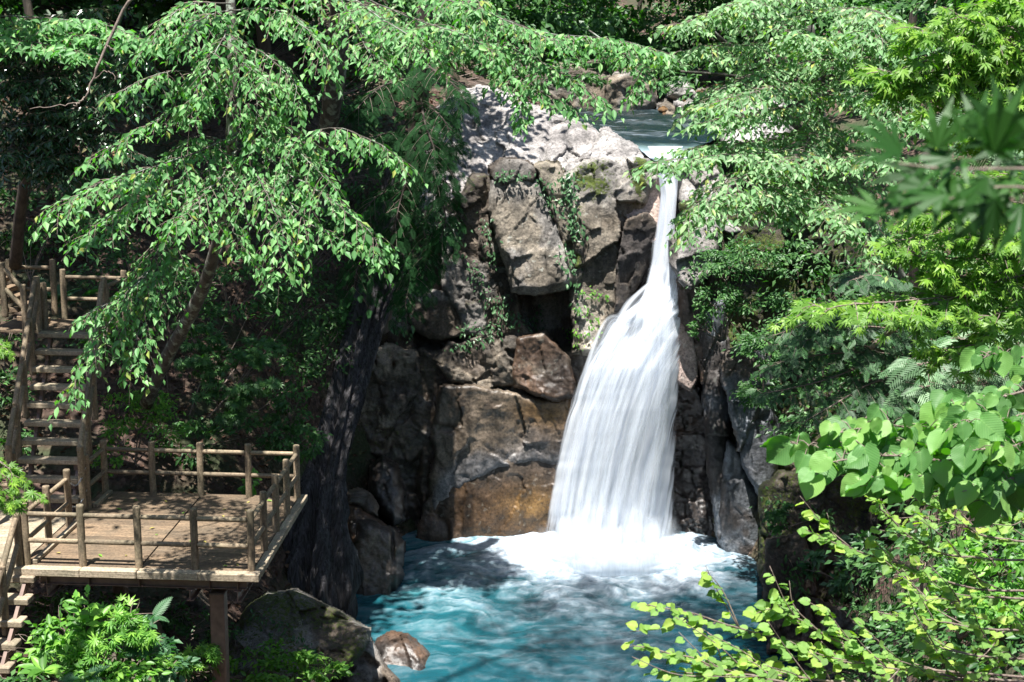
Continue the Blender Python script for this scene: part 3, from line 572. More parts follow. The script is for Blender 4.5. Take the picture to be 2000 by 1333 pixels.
for poly, Y, lab in [([(1185,150),(1240,135),(1278,160),(1282,205),(1270,236),(1200,240),(1180,215)], 53, 'big rounded rock bank on the far side of the upper stream'),
        ([(1330,205),(1345,192),(1362,200),(1370,226),(1350,233),(1326,230)], 51.5, 'pale pointed boulder at the upper stream edge'),
        ([(1306,165),(1330,152),(1350,170),(1352,196),(1320,200),(1304,190)], 54, 'tall pale rock behind the pointed boulder upstream'),
        ([(1284,205),(1300,196),(1322,205),(1326,228),(1290,232)], 52.5, 'squat dark boulder left of the pointed boulder upstream'),
        ([(1352,180),(1372,172),(1392,184),(1398,210),(1372,214),(1354,202)], 54.5, 'orange-brown rock in the upstream rubble'),
        ([(1000,130),(1100,120),(1190,150),(1195,240),(1120,252),(1010,215)], 55, 'wide shadowed rock bank behind the sunlit dome')]:
    boulder(poly, Y, lab, bev=0.8, bpx=14, amp=0.25, fr=0.8, pal='gold' if 'orange' in lab else 'pale' if 'pale' in lab else 'tan', pal2='grey', warp=3, group='upstream rocks')
rng = np.random.default_rng(4)
for k in range(26):       # loose stones of the upstream bar
    x = rng.uniform(1285, 1420); y = rng.uniform(172, 236); r = rng.uniform(4, 9); a = np.linspace(0, 2*math.pi, 8)[:-1]+rng.uniform(0, 1)
    block('stone', [(x+r*1.3*math.cos(t)*rng.uniform(.8,1.2), y+r*math.sin(t)*rng.uniform(.8,1.2)) for t in a], 50.5+(236-y)*0.06+rng.uniform(-.2,.2), thick=0.5, bev=0.25, bpx=6, amp=0.05, jag=0.0, pal=['tan','grey','pale','blue','gold'][k % 5], warp=1, lich=0,
          label='small loose stone on the upstream gravel bar', category='stone', group='stones on the upstream bar')
# boulders on the right bank of the lip
boulder([(1400,250),(1450,225),(1510,215),(1545,240),(1540,280),(1470,300),(1410,295)], 39.0, 'broad sunlit slab beside the waterfall lip behind the leaning tree', gy=-1.6, bev=0.5, bpx=16, amp=0.1, pal='pale')
boulder([(1440,200),(1490,180),(1530,195),(1540,225),(1480,240),(1445,232)], 42.0, 'sunlit boulder above the slab behind the leaning tree', gy=-1.2, bev=0.5, bpx=16, amp=0.12, pal='pale')
# ---------------------------------------------------------------- plunge pool
ax_ = np.arange(-5.5, 9.6, 0.05); ay_ = np.arange(22.0, 37.6, 0.05)
GX, GY = np.meshgrid(ax_, ay_); x = GX.ravel(); y = GY.ravel(); p = np.stack([x, y, np.full(x.shape, ZP)], -1)
A = W(1085, 1062, 34.7)[:2]; B = W(1325, 1066, 34.3)[:2]; e = B-A
t = np.clip(((x-A[0])*e[0]+(y-A[1])*e[1])/(e@e), 0, 1); dist = np.hypot(x-A[0]-t*e[0], y-A[1]-t*e[1])
px, py = PJ(p)
wx = 0.9*fbm(np.stack([x*0.55, y*0.55, x*0], -1), 4, 3); wy = 0.9*fbm(np.stack([x*0.55+9, y*0.55, x*0], -1), 4, 8)
ang = np.arctan2(y-B[1], x-(A[0]+B[0])/2); rad = np.hypot(y-B[1], x-(A[0]+B[0])/2)
s1 = fbm(np.stack([(x+wx)*0.75, (y+wy)*2.0, x*0+1], -1), 5, 21, 0.6); s2 = ridge(np.stack([(x+wx*1.3)*0.9, (y+wy*1.3)*2.1, x*0+4], -1), 4, 33)
s3 = ridge(np.stack([(x+wx*0.8)*2.2, (y+wy*0.8)*4.4, x*0+7], -1), 3, 43)
side = sstep(2.2, -1.0, x)                                   # more foam and a lighter turquoise to the left
dist = dist*(1+0.9*sstep(B[0]-0.3, B[0]+1.2, x))
base = np.exp(-(dist/2.7)**1.6)*1.25+0.16*np.exp(-dist/6)
s4 = fbm(np.stack([(x+wx*.6)*3.2, (y+wy*.6)*8.5, x*0+2], -1), 4, 51, 0.65)
foam = base+0.5*s1*np.exp(-dist/7.5)*(1-0.2*side)+(s2-0.70)*(0.8+0.5*side)*np.exp(-dist/7)+(s3-0.74)*0.5*np.exp(-dist/9)+0.30*s4*np.exp(-dist/6)
foam = np.clip(sstep(-0.10, 1.05, foam), 0, 1)
zz = 0.07*fbm(np.stack([(x+wx*.5)*1.0, (y+wy*.5)*1.7, x*0], -1), 4, 50)*(0.5+np.exp(-dist/4))+0.022*fbm(np.stack([x*3, y*5, x*0], -1), 3, 60)+0.08*foam
zz = zz+0.38*np.exp(-(dist/0.8)**2)*(0.8+0.35*fbm(np.stack([x*2.0, y*2.0, x*0], -1), 2, 70))
p[:,2] += zz
dp = sstep(-0.6, 0.9, s1+0.4*(s3-0.6)); c0 = np.array([0.006,0.05,0.068]); c1 = np.array([0.011,0.09,0.112]); c2 = np.array([0.03,0.165,0.182])
k = np.clip(0.05+0.6*side*sstep(24.5, 31, y)*(0.5+0.6*dp)+0.25*dp*np.exp(-dist/5), 0, 1)[:,None]
col = np.where(k < 0.5, c0+(c1-c0)*k*2, c1+(c2-c1)*(k-0.5)*2)
nx = len(ax_); ny = len(ay_); ii = (np.arange(ny-1)[:,None]*nx+np.arange(nx-1)[None]).ravel()
obj('water', p, np.stack([ii, ii+1, ii+nx+1, ii+nx], -1), M['pool'], True and None, True, dict(foam=foam), col, base=(2, 30, ZP), kind='structure', label='churning turquoise plunge pool')

# ---------------------------------------------------------------- upper stream above the lip
lipz = float(W(1298, 318, 36.3)[2])
nu, nv = 90, 160; uu_ = np.linspace(0, 1, nu); vv_ = np.linspace(0, 1, nv); UU, VV = np.meshgrid(uu_, vv_)
lx = np.interp(VV, [0, 0.1, 0.3, 1], [3.95, 3.5, 1.2, -1.0]); rx = np.interp(VV, [0, 0.1, 0.3, 1], [4.85, 5.2, 7.0, 9.5])
X = lx+(rx-lx)*UU; Yy = 36.3+VV**1.25*22
Z = lipz+np.interp(VV, [0, 0.03, 0.1, 0.25, 1], [0, 0.12, 0.42, 0.62, 1.15])
q = np.stack([X.ravel(), Yy.ravel(), Z.ravel()], -1)
n = fbm(q*np.array([0.9,0.8,0]), 4, 90); q[:,2] += 0.06*n+0.03*fbm(q*np.array([3,2.5,0]), 2, 91)
fm = np.clip(np.interp(VV.ravel(), [0, 0.03, 0.07, 0.10, 0.2, 1], [0.75, 0.95, 0.7, 0.1, 0.0, 0.0])+0.5*n*np.interp(VV.ravel(), [0, .06, .12, 1], [.3, .8, .4, .3])-0.05, 0, 1)
fm = np.maximum(fm, 0.4*sstep(0.84, 0.97, ridge(q*np.array([0.5,1.6,0]), 3, 95)))
ii = (np.arange(nv-1)[:,None]*nu+np.arange(nu-1)[None]).ravel()
cc = np.array([0.006,0.016,0.018])+0*q; kk = np.interp(VV.ravel(), [0, .08, .14], [1, .7, 0])[:,None]; cc = cc*(1-kk)+np.array([0.16,0.24,0.24])*kk
obj('stream', q, np.stack([ii, ii+1, ii+nu+1, ii+nu], -1), M['pool'], None, True, dict(foam=fm), cc, base=(3, 40, lipz), kind='structure', label='shallow dark stream above the waterfall lip')

# ---------------------------------------------------------------- waterfall: layered silky sheets that follow one flow
fall = thing('waterfall', tuple(W(1205, 1050, 35.4)), 'silky white waterfall plunging from a narrow lip into the pool', 'waterfall')
VY = [286, 305, 330, 380, 450, 520, 560, 590, 620, 660, 720, 800, 880, 960, 1070]
LX = [1256,1269,1277,1284,1275,1264,1257,1242,1200,1172,1134,1104,1085,1068,1052]
RX = [1340,1337,1331,1328,1323,1328,1330,1330,1334,1336,1334,1328,1325,1323,1326]
YC = [36.6,36.2,36.0,35.85,35.7,35.6,35.45,35.25,35.1,35.0,34.95,34.95,35.0,35.05,35.1]
def sheet(name, mat, dl, dr, fwd, seed, v0=286, v1=1070, split=0.0, ns=90, nv=240):
    S, V = np.meshgrid(np.linspace(0, 1, ns), np.linspace(v0, v1, nv))
    wob = 3.0*fbm(np.stack([V.ravel()*0.02, V.ravel()*0+seed, V.ravel()*0], -1), 3, seed).reshape(V.shape)*sstep(420, 640, V)
    l = np.interp(V, VY, LX)+dl+wob; r = np.interp(V, VY, RX)+dr+wob*0.4
    px = l+(r-l)*S; Yc = np.interp(V, VY, YC); wd = (r-l)/2500*35
    flow = np.stack([S.ravel()*14+seed, V.ravel()*0.0035, V.ravel()*0], -1)
    rel = 0.008*fbm(flow, 4, seed+2).reshape(V.shape)+0.07*fbm(flow*np.array([.35,1.2,1]), 3, seed+4).reshape(V.shape)
    bulge = 0.30*wd*np.sqrt(np.clip(1-(2*S-1)**2, 0, 1))
    Y = Yc-fwd-bulge-rel*np.clip(wd/2.2, 0.15, 1)
    if split: Y = Y+split*np.exp(-((px-1238)/20)**2-((V-652)/34)**2)
    P3 = W(px, V, Y).reshape(-1,3)
    edge = np.clip(np.minimum(S, 1-S)*7, 0, 1)*sstep(1074, 985, V)*0.999
    edge = np.maximum(edge, 0.0)
    if split: edge = edge*(1-0.85*np.exp(-((px-1236)/20)**2-((V-648)/38)**2))
    ii = (np.arange(nv-1)[:,None]*ns+np.arange(ns-1)[None]).ravel()
    uvv = np.stack([(S*wd/2.0).ravel(), ((V-v0)/2500*35).ravel()], -1)
    return obj(name, P3, np.stack([ii, ii+ns, ii+ns+1, ii+1], -1), mat, fall, True, dict(edge=edge.ravel()), None, uvv)
sheet('water_sheet', fall_material('fall_core', 0.12, 0.14, 0.35, 1, dark=(0.50,0.58,0.72)), 6, -5, 0.0, 3, split=0.5)
sheet('water_sheet', fall_material('fall_mid', 0.40, 0.34, 0.4, 5), 0, 0, 0.22, 13, split=0.3)
sheet('water_sheet', fall_material('fall_veil', 0.46, 0.4, 0.3, 9), -5, 4, 0.40, 23, v0=470)
# the side jet that shoots left off the ledge
def jet(cps, w0, w1, mat, seed, nl=90, ns=26):
    c = bez([W(*a) for a in cps], nl); T = unit(np.gradient(c, axis=0)); Sd = unit(np.cross(T, np.array([0, 1.0, 0.0]))); wv = np.linspace(w0, w1, nl)
    S = np.linspace(-1, 1, ns); P3 = c[:,None]+Sd[:,None]*(S[None,:,None]*wv[:,None,None])
    P3 = P3+np.array([0,-1,0])*(0.5*wv[:,None,None]*np.sqrt(np.clip(1-S**2, 0, 1))[None,:,None])
    ln = np.concatenate([[0], np.cumsum(np.linalg.norm(np.diff(c, axis=0), axis=1))])
    e = (np.clip((1-np.abs(S))*2.5, 0, 1)[None]*np.clip(np.minimum(np.linspace(0, 1, nl)*8, (1-np.linspace(0, 1, nl))*3), 0, 1)[:,None]).ravel()
    uvv = np.stack([np.broadcast_to((S*0.5)[None]*wv[:,None], (nl, ns)).ravel(), np.repeat(ln, ns)], -1)
    ii = (np.arange(nl-1)[:,None]*ns+np.arange(ns-1)[None]).ravel()
    return obj('water_jet', P3.reshape(-1,3), np.stack([ii, ii+ns, ii+ns+1, ii+1], -1), mat, fall, True, dict(edge=e), None, uvv)
jm = fall_material('fall_jet', 0.34, 0.4, 0.4, 14)
jet([(1300,545,35.4),(1262,575,35.0),(1225,620,34.7),(1190,720,34.5),(1160,860,34.5)], 0.25, 0.75, jm, 1)
jet([(1225,640,34.9),(1196,628,34.7),(1168,690,34.5),(1135,800,34.5),(1110,940,34.6)], 0.14, 0.55, jm, 2)
jet([(1310,540,35.2),(1290,600,34.8),(1275,720,34.5),(1262,900,34.5)], 0.3, 0.9, jm, 3)

# spray veils thrown up round the foot of the fall
vm = fall_material('spray_veil', -0.1, 0.9, 0.45, 31, tint=(0.90,0.94,0.98), dark=(0.78,0.84,0.92))
for k in range(7):
    nl, ns_ = 70, 14; tt_ = np.linspace(0, 1, nl); xs_ = 1040+k*6+tt_*(305-k*8); off_ = 0.35+0.16*k+0.12*np.sin(tt_*9+k*2.1)
    b0 = W(xs_, np.full(nl, 1050.0), 34.55-off_-0.85*np.sin(tt_*math.pi)); b0[:,2] = ZP-0.05
    hh_ = (1.6-0.15*k)*(0.55+0.45*np.sin(tt_*math.pi))*(0.75+0.5*vn(np.stack([tt_*9, tt_*0+k*3.3, tt_*0], -1), 5+k)); u_ = np.linspace(0, 1, ns_)
    P_ = b0[:,None]+np.stack([0.10*np.sin(tt_*23+k)[:,None]*u_[None], -0.30*(u_*(1-u_))[None]*2+0*tt_[:,None], hh_[:,None]*u_[None]], -1)
    ed_ = (np.clip(np.minimum(tt_, 1-tt_)*6, 0, 1)[:,None]*(1-u_)[None]**0.9).ravel(); ii = (np.arange(nl-1)[:,None]*ns_+np.arange(ns_-1)[None]).ravel()
    obj('spray', P_.reshape(-1,3), np.stack([ii, ii+ns_, ii+ns_+1, ii+1], -1), vm, fall, True, dict(edge=ed_), None, np.stack([np.repeat(tt_*1.6, ns_), np.tile(u_, nl)*0.9], -1))
# ---------------------------------------------------------------- viewing deck and stairs
BAY = 0.95
D0 = np.array([-8.513, 21.35, -8.599])*BAY; yaw = -0.033
ex = np.array([math.cos(yaw), math.sin(yaw), 0]); ey = np.array([-math.sin(yaw), math.cos(yaw), 0]); ez = np.array([0,0,1.0])
def DK(i, j, h=0.0): return D0+BAY*(i*ex+j*ey)+h*ez
MESH = {}
def board(name, a, b, width, thick, up, mat, parent, ch=0.008):
    """plank from a to b (top-face centre line); local x along the plank"""
    a, b = np.asarray(a, float), np.asarray(b, float); d = b-a; Ln = np.linalg.norm(d); X = d/Ln
    Zv = unit(np.asarray(up, float)-np.dot(up, X)*X); Yv = np.cross(Zv, X)
    V, FLs = box((0,0,-thick/2), (Ln/2,0,0), (0,width/2,0), (0,0,thick/2), ch)
    key = (round(Ln,3), width, thick, mat.name)
    if key not in MESH: MESH[key] = mesh(name, V, FLs, False, mat=mat)
    o = link(name, MESH[key], parent); off = loc_of(parent); c = (a+b)/2-off
    o.matrix_local = Matrix(((X[0],Yv[0],Zv[0],c[0]),(X[1],Yv[1],Zv[1],c[1]),(X[2],Yv[2],Zv[2],c[2]),(0,0,0,1)))
    return o
def log_mesh(Ln, r, mat, cap=0.0):
    """log along local x with a lightly knobbly surface and rounded ends"""
    n = max(6, int(Ln/0.06)); xs = np.concatenate([[-Ln/2, -Ln/2+0.004, -Ln/2+0.02], np.linspace(-Ln/2+0.04, Ln/2-0.04, n), [Ln/2-0.02, Ln/2-0.004, Ln/2]])
    rr = np.full(len(xs), r); rr[[0,-1]] = r*0.72; rr[[1,-2]] = r*0.9; rr[[2,-3]] = r*0.98
    seg = 14; th = np.arange(seg)*2*math.pi/seg
    V = np.stack([np.repeat(xs, seg), (rr[:,None]*np.cos(th)).ravel(), (rr[:,None]*np.sin(th)).ravel()], -1)
    k = 1+0.07*fbm(V*np.array([2.5,9,9])+Ln*7.7, 3, 4); V[:,1] *= k; V[:,2] *= k
    m = len(xs); i = np.arange(m-1)[:,None]*seg; j = np.arange(seg)[None]; j2 = (j+1) % seg
    Qf = np.stack([i+j, i+j2, i+seg+j2, i+seg+j], -1).reshape(-1,4); caps = np.array([list(range(seg))[::-1], [(m-1)*seg+a for a in range(seg)]])
    return mesh('log', V, [Qf[:, ::-1], caps[:, ::-1]], True, mat=mat)
def log(name, a, b, r, parent, mat=None, spin=None):
    mat = mat or M['log']; a, b = np.asarray(a, float), np.asarray(b, float); d = b-a; Ln = np.linalg.norm(d); X = d/Ln
    key = ('log', round(Ln, 2), r, mat.name)
    if key not in MESH: MESH[key] = log_mesh(round(Ln, 2), r, mat)
    ref = np.array([0,0,1.0]) if abs(X[2]) < 0.9 else np.array([1.0,0,0])
    Yv = unit(np.cross(ref, X)); Zv = np.cross(X, Yv); s = random.uniform(0, 6.28) if spin is None else spin
    Y2 = math.cos(s)*Yv+math.sin(s)*Zv; Z2 = -math.sin(s)*Yv+math.cos(s)*Zv; c = (a+b)/2-loc_of(parent)
    o = link(name, MESH[key], parent)
    o.matrix_local = Matrix(((X[0],Y2[0],Z2[0],c[0]),(X[1],Y2[1],Z2[1],c[1]),(X[2],Y2[2],Z2[2],c[2]),(0,0,0,1)))
    return o
random.seed(3)
deck = thing('viewing_deck', tuple(DK(2, 2, -0.4)), 'square wooden viewing deck with log railings on a steel post', 'deck')
PR, RR, PH, H1, H2 = 0.064, 0.042, 1.08, 0.90, 0.44
# floor boards run across, in two halves with an open joint between them
nb = 19; y0, y1 = -0.02, 4.12; bw = (y1-y0)*BAY/nb
for k in range(nb):
    j = y0+(k+0.5)*(y1-y0)/nb
    for (a, b) in ((-0.12, 1.985), (2.015, 4.0)):
        board('deck_plank', DK(a, j, random.uniform(-.002,.002)), DK(b, j, random.uniform(-.002,.002)), bw-0.007, 0.05, ez, M['deck'], deck, 0.005)
# edge boards round the rim (front, right), with fascia below
for (a, b) in ((-0.26, 1.0), (1.005, 2.005), (2.02, 3.1), (3.105, 4.17)):
    board('edge_board', DK(a, -0.12, 0.012), DK(b, -0.12, 0.012), 0.17, 0.13, ez, M['deckpale'], deck, 0.01)
for k in range(8):
    board('edge_board', DK(4.10, -0.02+k*0.53, 0.01), DK(4.10, -0.02+k*0.53+0.523, 0.01), 0.15, 0.11, ez, M['deckpale'], deck, 0.008)
for k in range(4):
    board('kerb_board', DK(0.11, 0.05+k*0.51, 0.075), DK(0.11, 0.05+k*0.51+0.5, 0.075), 0.09, 0.072, ez, M['deckpale'], deck, 0.008)
board('kerb_board', DK(0.11, 3.08, 0.075), DK(0.11, 3.98, 0.075), 0.09, 0.072, ez, M['deckpale'], deck, 0.008)
def fence(pts, parent, skip=(), h=PH, h1=H1, h2=H2, posts=True):
    for k, q in enumerate(pts):
        if posts and q is not None: log('post', q-0.1*ez, q+(h+random.uniform(-.012,.012))*ez, PR, parent)
    for k in range(len(pts)-1):
        if k in skip: continue
        a, b = pts[k], pts[k+1]; d = unit(b-a)*0.055
        for hh in (h1, h2): log('rail', a+d+hh*ez, b-d+hh*ez, RR, parent)
front = [DK(i, 0) for i in range(5)]; fence(front, deck)
right = [DK(4, j) for j in range(0, 5)]
for q in right[1:]: log('post', q-0.1*ez, q+PH*ez, PR, deck)
fence(right, deck, posts=False)
back = [DK(i, 4) for i in range(4, -1, -1)]
for q in back[1:]: log('post', q-0.1*ez, q+PH*ez, PR, deck)
fence(back, deck, posts=False)
left = [DK(0, j) for j in (4, 3, 2, 1, 0)]
for q in left[1:4]: log('post', q-0.1*ez, q+PH*ez, PR, deck)
fence(left, deck, skip=(1,), posts=False)
# steel frame: edge channels, cross beams, stiffeners, column
def ibeam(a, b, hgt, wid, parent, name='steel_beam'):
    a, b = np.asarray(a, float), np.asarray(b, float); X = unit(b-a); Yv = np.cross(ez, X); L2 = np.linalg.norm(b-a)/2; c = (a+b)/2
    parts = [box(c, X*L2, Yv*0.008, ez*(hgt/2-0.012)), box(c+ez*(hgt/2-0.006), X*(L2-.001), Yv*wid/2, ez*0.006), box(c-ez*(hgt/2-0.006), X*(L2-.001), Yv*wid/2, ez*0.006)]
    V, FLs = join(parts); obj(name, V, FLs, M['steel'], parent, False)
ibeam(DK(0.2, 0.06, -0.235), DK(3.9, 0.06, -0.235), 0.2, 0.12, deck); ibeam(DK(0.2, 2.0, -0.235), DK(3.9, 2.0, -0.235), 0.2, 0.12, deck); ibeam(DK(0.2, 3.9, -0.235), DK(3.9, 3.9, -0.235), 0.2, 0.12, deck)
for i in (0.35, 2.9, 3.75): ibeam(DK(i, -0.05, -0.445), DK(i, 4.0, -0.445), 0.2, 0.12, deck)
for i in (0.35, 1.1, 2.0, 3.25, 3.75):
    V, FLs = box(DK(i, 0.0, -0.235), ex*0.006, ey*0.05, ez*0.085); obj('stiffener', V, FLs, M['steel'], deck, False)
V, FLs = box(DK(3.27, 0.45, -1.6), ex*0.125, ey*0.125, ez*1.05, 0.02); obj('column', V, FLs, M['steel'], deck, False)
V, FLs = box(DK(0.5, 3.2, -1.2), ex*0.12, ey*0.12, ez*0.65, 0.02); obj('column', V, FLs, M['steel'], deck, False)
# chains across the opening of the left railing
def chain(a, b, sag, label):
    n = 22; t = np.linspace(0, 1, n); c = a+(b-a)*t[:,None]; c[:,2] -= sag*4*t*(1-t); parts = []
    for k in range(n-1):
        d = c[k+1]-c[k]; m = (c[k]+c[k+1])/2; X = unit(d); Yv = unit(np.cross(X, ez)) if k % 2 else unit(np.cross(X, np.cross(X, ez))); th = np.linspace(0, 2*math.pi, 9)[:-1]
        ring = m+np.cos(th)[:,None]*X*0.036+np.sin(th)[:,None]*Yv*0.017; ring = np.vstack([ring, ring[:1]]); parts.append(tube(ring, 0.005, 4, False))
    V, FLs = join(parts); obj('chain', V, FLs, M['chain'], None, True, label=label, category='chain', group='chains across the deck opening')
q2, q3 = DK(0, 2), DK(0, 3)
chain(q2+0.93*ez, q3+0.9*ez, 0.28, 'upper galvanised chain across the gap in the deck railing')
chain(q2+0.45*ez, q3+0.45*ez, 0.22, 'lower galvanised chain across the gap in the deck railing')

# walkway to the left of the deck
walk = thing('walkway', tuple(DK(-1.2, 1.6, -0.4)), 'pale boarded walkway between the stairs and the left side of the deck', 'walkway')
nbw = 13
for k in range(nbw):
    j = 0.35+(k+0.5)*(3.0-0.35)/nbw
    board('deck_plank', DK(-2.6, j, -0.012), DK(-0.16, j, -0.012), (3.0-0.35)*BAY/nbw-0.008, 0.05, ez, M['deckpale'], walk, 0.006)
board('edge_board', DK(-2.6, 0.27, -0.03), DK(-0.3, 0.27, -0.03), 0.13, 0.16, ez, M['deckpale'], walk, 0.01)
ibeam(DK(-2.6, 0.45, -0.235), DK(-0.3, 0.45, -0.235), 0.2, 0.1, walk)
fence([DK(-2.4, 2.95), DK(-1.45, 2.95)], walk); 
for q in (DK(-0.14, 0.32), DK(-1.45, 1.9)): log('post', q-0.1*ez, q+PH*ez, PR, walk)
for hh in (H1, H2): log('rail', DK(-1.45, 1.96, hh), DK(-1.45, 2.89, hh), RR, walk)

# upper stairs: ten open treads
st = thing('staircase', tuple(DK(-0.8, 2.8)), 'steep open-tread wooden staircase climbing behind the deck', 'staircase')
RISE, RUN = 0.30, 0.24/BAY
def SP(i, k, h=0): return DK(i-0.026*k, 2.8+RUN*k, RISE*(k+1)+h)
for k in range(10):
    board('tread', SP(-1.4, k), SP(-0.07, k), 0.24, 0.10, ez, M['deckpale'], st, 0.014)
    for i in (-1.2, -0.28):
        V, FLs = box(SP(i, k, -0.17)+0.05*ey, ex*0.035, ey*0.05, ez*0.068); obj('bracket', V, FLs, M['steel'], st, False)
for i in (-1.22, -0.26):
    a, b = SP(i, -1.3, -0.18)+0.05*ey, SP(i, 9.6, -0.18)+0.05*ey; d = unit(b-a); up = unit(np.cross(ex, d))
    V, FLs = box((a+b)/2-up*0.06, d*np.linalg.norm(b-a)/2, ex*0.03, up*0.05); obj('stringer', V, FLs, M['steel'], st, False)
for i in (-1.45, -0.02):
    pk = [0, 2.4, 4.8, 7.2, 9.6]
    for n_, k in enumerate(pk):
        q = SP(i, k); log('post', q-0.25*ez, q+(0.92 if n_ else 1.0)*ez, PR, st)
    for n_ in range(4):
        a, b = SP(i, pk[n_]), SP(i, pk[n_+1]); d = unit(b-a)*0.03; off = -0.06*ey
        for hh in (0.86, 0.42): log('rail', a+d+hh*ez+off, b-d+hh*ez+off, 0.052, st)
# landing above and the short flight going left
ld = thing('landing', tuple(SP(-0.8, 11)), 'shaded timber landing with log rails at the top of the steep stairs', 'landing')
LZ = SP(-0.8, 9)[2]
def LP(i, j, h=0): q = DK(i-0.26, 2.8+RUN*9+j, 0); return np.array([q[0], q[1], LZ+h])
for k in range(7): board('deck_plank', LP(-2.5, 0.2+k*0.19), LP(-0.05, 0.2+k*0.19), 0.172, 0.05, ez, M['deck'], ld, 0.005)
fence([LP(-1.38, 1.45), LP(-0.02, 1.45)], ld); fence([LP(-2.6, 1.5, 0.18), LP(-1.62, 1.5, 0.18)], ld)
for q in (LP(-0.02, 0.3), LP(-1.38, 0.35)): log('post', q-0.1*ez, q+0.95*ez, PR, ld)
for hh in (H1, H2): log('rail', LP(-0.02, 0.36, hh), LP(-0.02, 1.4, hh), RR, ld)
uf = thing('staircase', tuple(LP(-2.0, 0.7)), 'short flight of shaded steps rising left from the landing', 'staircase')
for k in range(6):
    q = LP(-1.62-0.17*k, 0.55, 0.12+0.17*k); board('tread', q-0.42*ey, q+0.42*ey, 0.2, 0.1, ez, M['deck'], uf, 0.012)
for j in (0.08,):
    a, b = LP(-1.7, j, 0.05), LP(-2.7, j, 1.05)
    for t_ in (0.0, 0.42, 0.84): q = a+(b-a)*t_; log('post', q-0.2*ez, q+0.9*ez, PR, uf)
    for hh in (0.8, 0.4): log('rail', a+hh*ez, b+hh*ez, 0.05, uf)
# lower flight descending towards the camera at the left edge
lf = thing('staircase', tuple(DK(-0.8, -1.0, -1.2)), 'lower flight of open treads descending from the walkway at the left edge', 'staircase')
def LF(i, k, h=0): return DK(i-0.02*k, -0.4-0.2526*k, -0.4-0.29*k+h)
for k in range(-1, 6):
    board('tread', LF(-1.25, k), LF(0.2, k), 0.26, 0.11, ez, M['deckpale'], lf, 0.014)
    V, FLs = box(LF(0.02, k, -0.17), ex*0.04, ey*0.05, ez*0.068); obj('bracket', V, FLs, M['steel'], lf, False)
a, b = LF(0.02, -1.5, -0.2), LF(0.02, 6, -0.2); d = unit(b-a); up = unit(np.cross(ex, d)); V, FLs = box((a+b)/2-up*0.08, d*np.linalg.norm(b-a)/2, ex*0.03, up*0.06); obj('stringer', V, FLs, M['steel'], lf, False)
pk = [-1.3, 1.1, 3.5, 5.9]
for k in pk: q = LF(-0.13, k); log('post', q-0.25*ez, q+0.95*ez, PR, lf)
for n_ in range(3):
    a, b = LF(-0.13, pk[n_]), LF(-0.13, pk[n_+1])
    for hh in (0.88, 0.42): log('rail', a+hh*ez-0.02*ey, b+hh*ez-0.02*ey, 0.05, lf)
# ---------------------------------------------------------------- foliage system
R = np.random.default_rng(11)
UP = np.array([0,0,1.0])
def tmpl_ovate4(w=0.27):
    return np.array([(0,0,0),(-w,.40,.06),(w,.40,.06),(0,1,-.12),(0,.45,-.03)], float), np.array([(0,4,1),(0,2,4),(1,4,3),(4,2,3)])
def tmpl_ovate(w=0.27):
    ys = [0,.12,.3,.5,.7,.87]; ws = [0,.55,.95,1,.72,.33]; V = [(0,y,-.05*math.sin(y*3)-0.12*y*y) for y in ys]+[(0,1,-.2)]; n = len(V)
    Lp = [(-w*a, y+.03, .07*a-.12*y*y) for y, a in zip(ys[1:], ws[1:])]; Rp = [(w*a, y+.03, .07*a-.12*y*y) for y, a in zip(ys[1:], ws[1:])]
    V += Lp+Rp; l0 = n; q0 = n+5; T = []
    for s, o in ((1, l0), (-1, q0)):
        T.append((0, 1, o) if s > 0 else (0, o, 1))
        for k in range(4):
            a = [(1+k, 2+k, o+k+1), (1+k, o+k+1, o+k)]
            T += a if s > 0 else [(x, z, y) for x, y, z in a]
        T.append((5, 6, o+4) if s > 0 else (5, o+4, 6))
    return np.array(V, float), np.array(T)
def tmpl_maple(lobes=7):
    a = [0, 33, -33, 68, -68, 112, -112][:lobes]; ln = [1, .93, .93, .74, .74, .42, .42][:lobes]; od = np.argsort(a); V = [(0,0,0)]; T = []
    a = np.array(a)[od]; ln = np.array(ln)[od]; n = len(a); ids = []
    for k in range(n):
        th = math.radians(a[k]); c, s = math.cos(th), math.sin(th); d = math.radians(9); r = 0.56*ln[k]
        V += [(r*math.sin(th-d), r*math.cos(th-d), .02), (ln[k]*s, ln[k]*c, -.13*ln[k]), (r*math.sin(th+d), r*math.cos(th+d), .02)]; i = 1+3*k
        T += [(i, i+2, i+1)]; ids.append(i)
        if k < n-1:
            tm = math.radians((a[k]+a[k+1])/2); rs = 0.30*min(ln[k], ln[k+1])+0.04
            V.append((rs*math.sin(tm), rs*math.cos(tm), .03)); V[-1] = V[-1]
        V.append((0,0,0)) if k == n-1 else None
        # reorder below
    # rebuild with explicit order
    V = [(0,0,0)]; T = []; prev = None
    for k in range(n):
        th = math.radians(a[k]); d = math.radians(10); r = 0.55*ln[k]; i = len(V)
        V += [(r*math.sin(th-d), r*math.cos(th-d), .02), (ln[k]*math.sin(th), ln[k]*math.cos(th), -.14*ln[k]), (r*math.sin(th+d), r*math.cos(th+d), .02)]
        T += [(0, i+2, i), (i, i+2, i+1)]
        if prev is not None:
            tm = math.radians((a[k]+a[k-1])/2); rs = 0.30*min(ln[k], ln[k-1])+0.03; V.append((rs*math.sin(tm), rs*math.cos(tm), .03)); m = len(V)-1
            T += [(0, m, prev), (0, i, m)]
        prev = i+2
    V = np.array(V, float); V[:,1] += 0.12; V[0] = (0,0,0); return V*0.85, np.array(T)
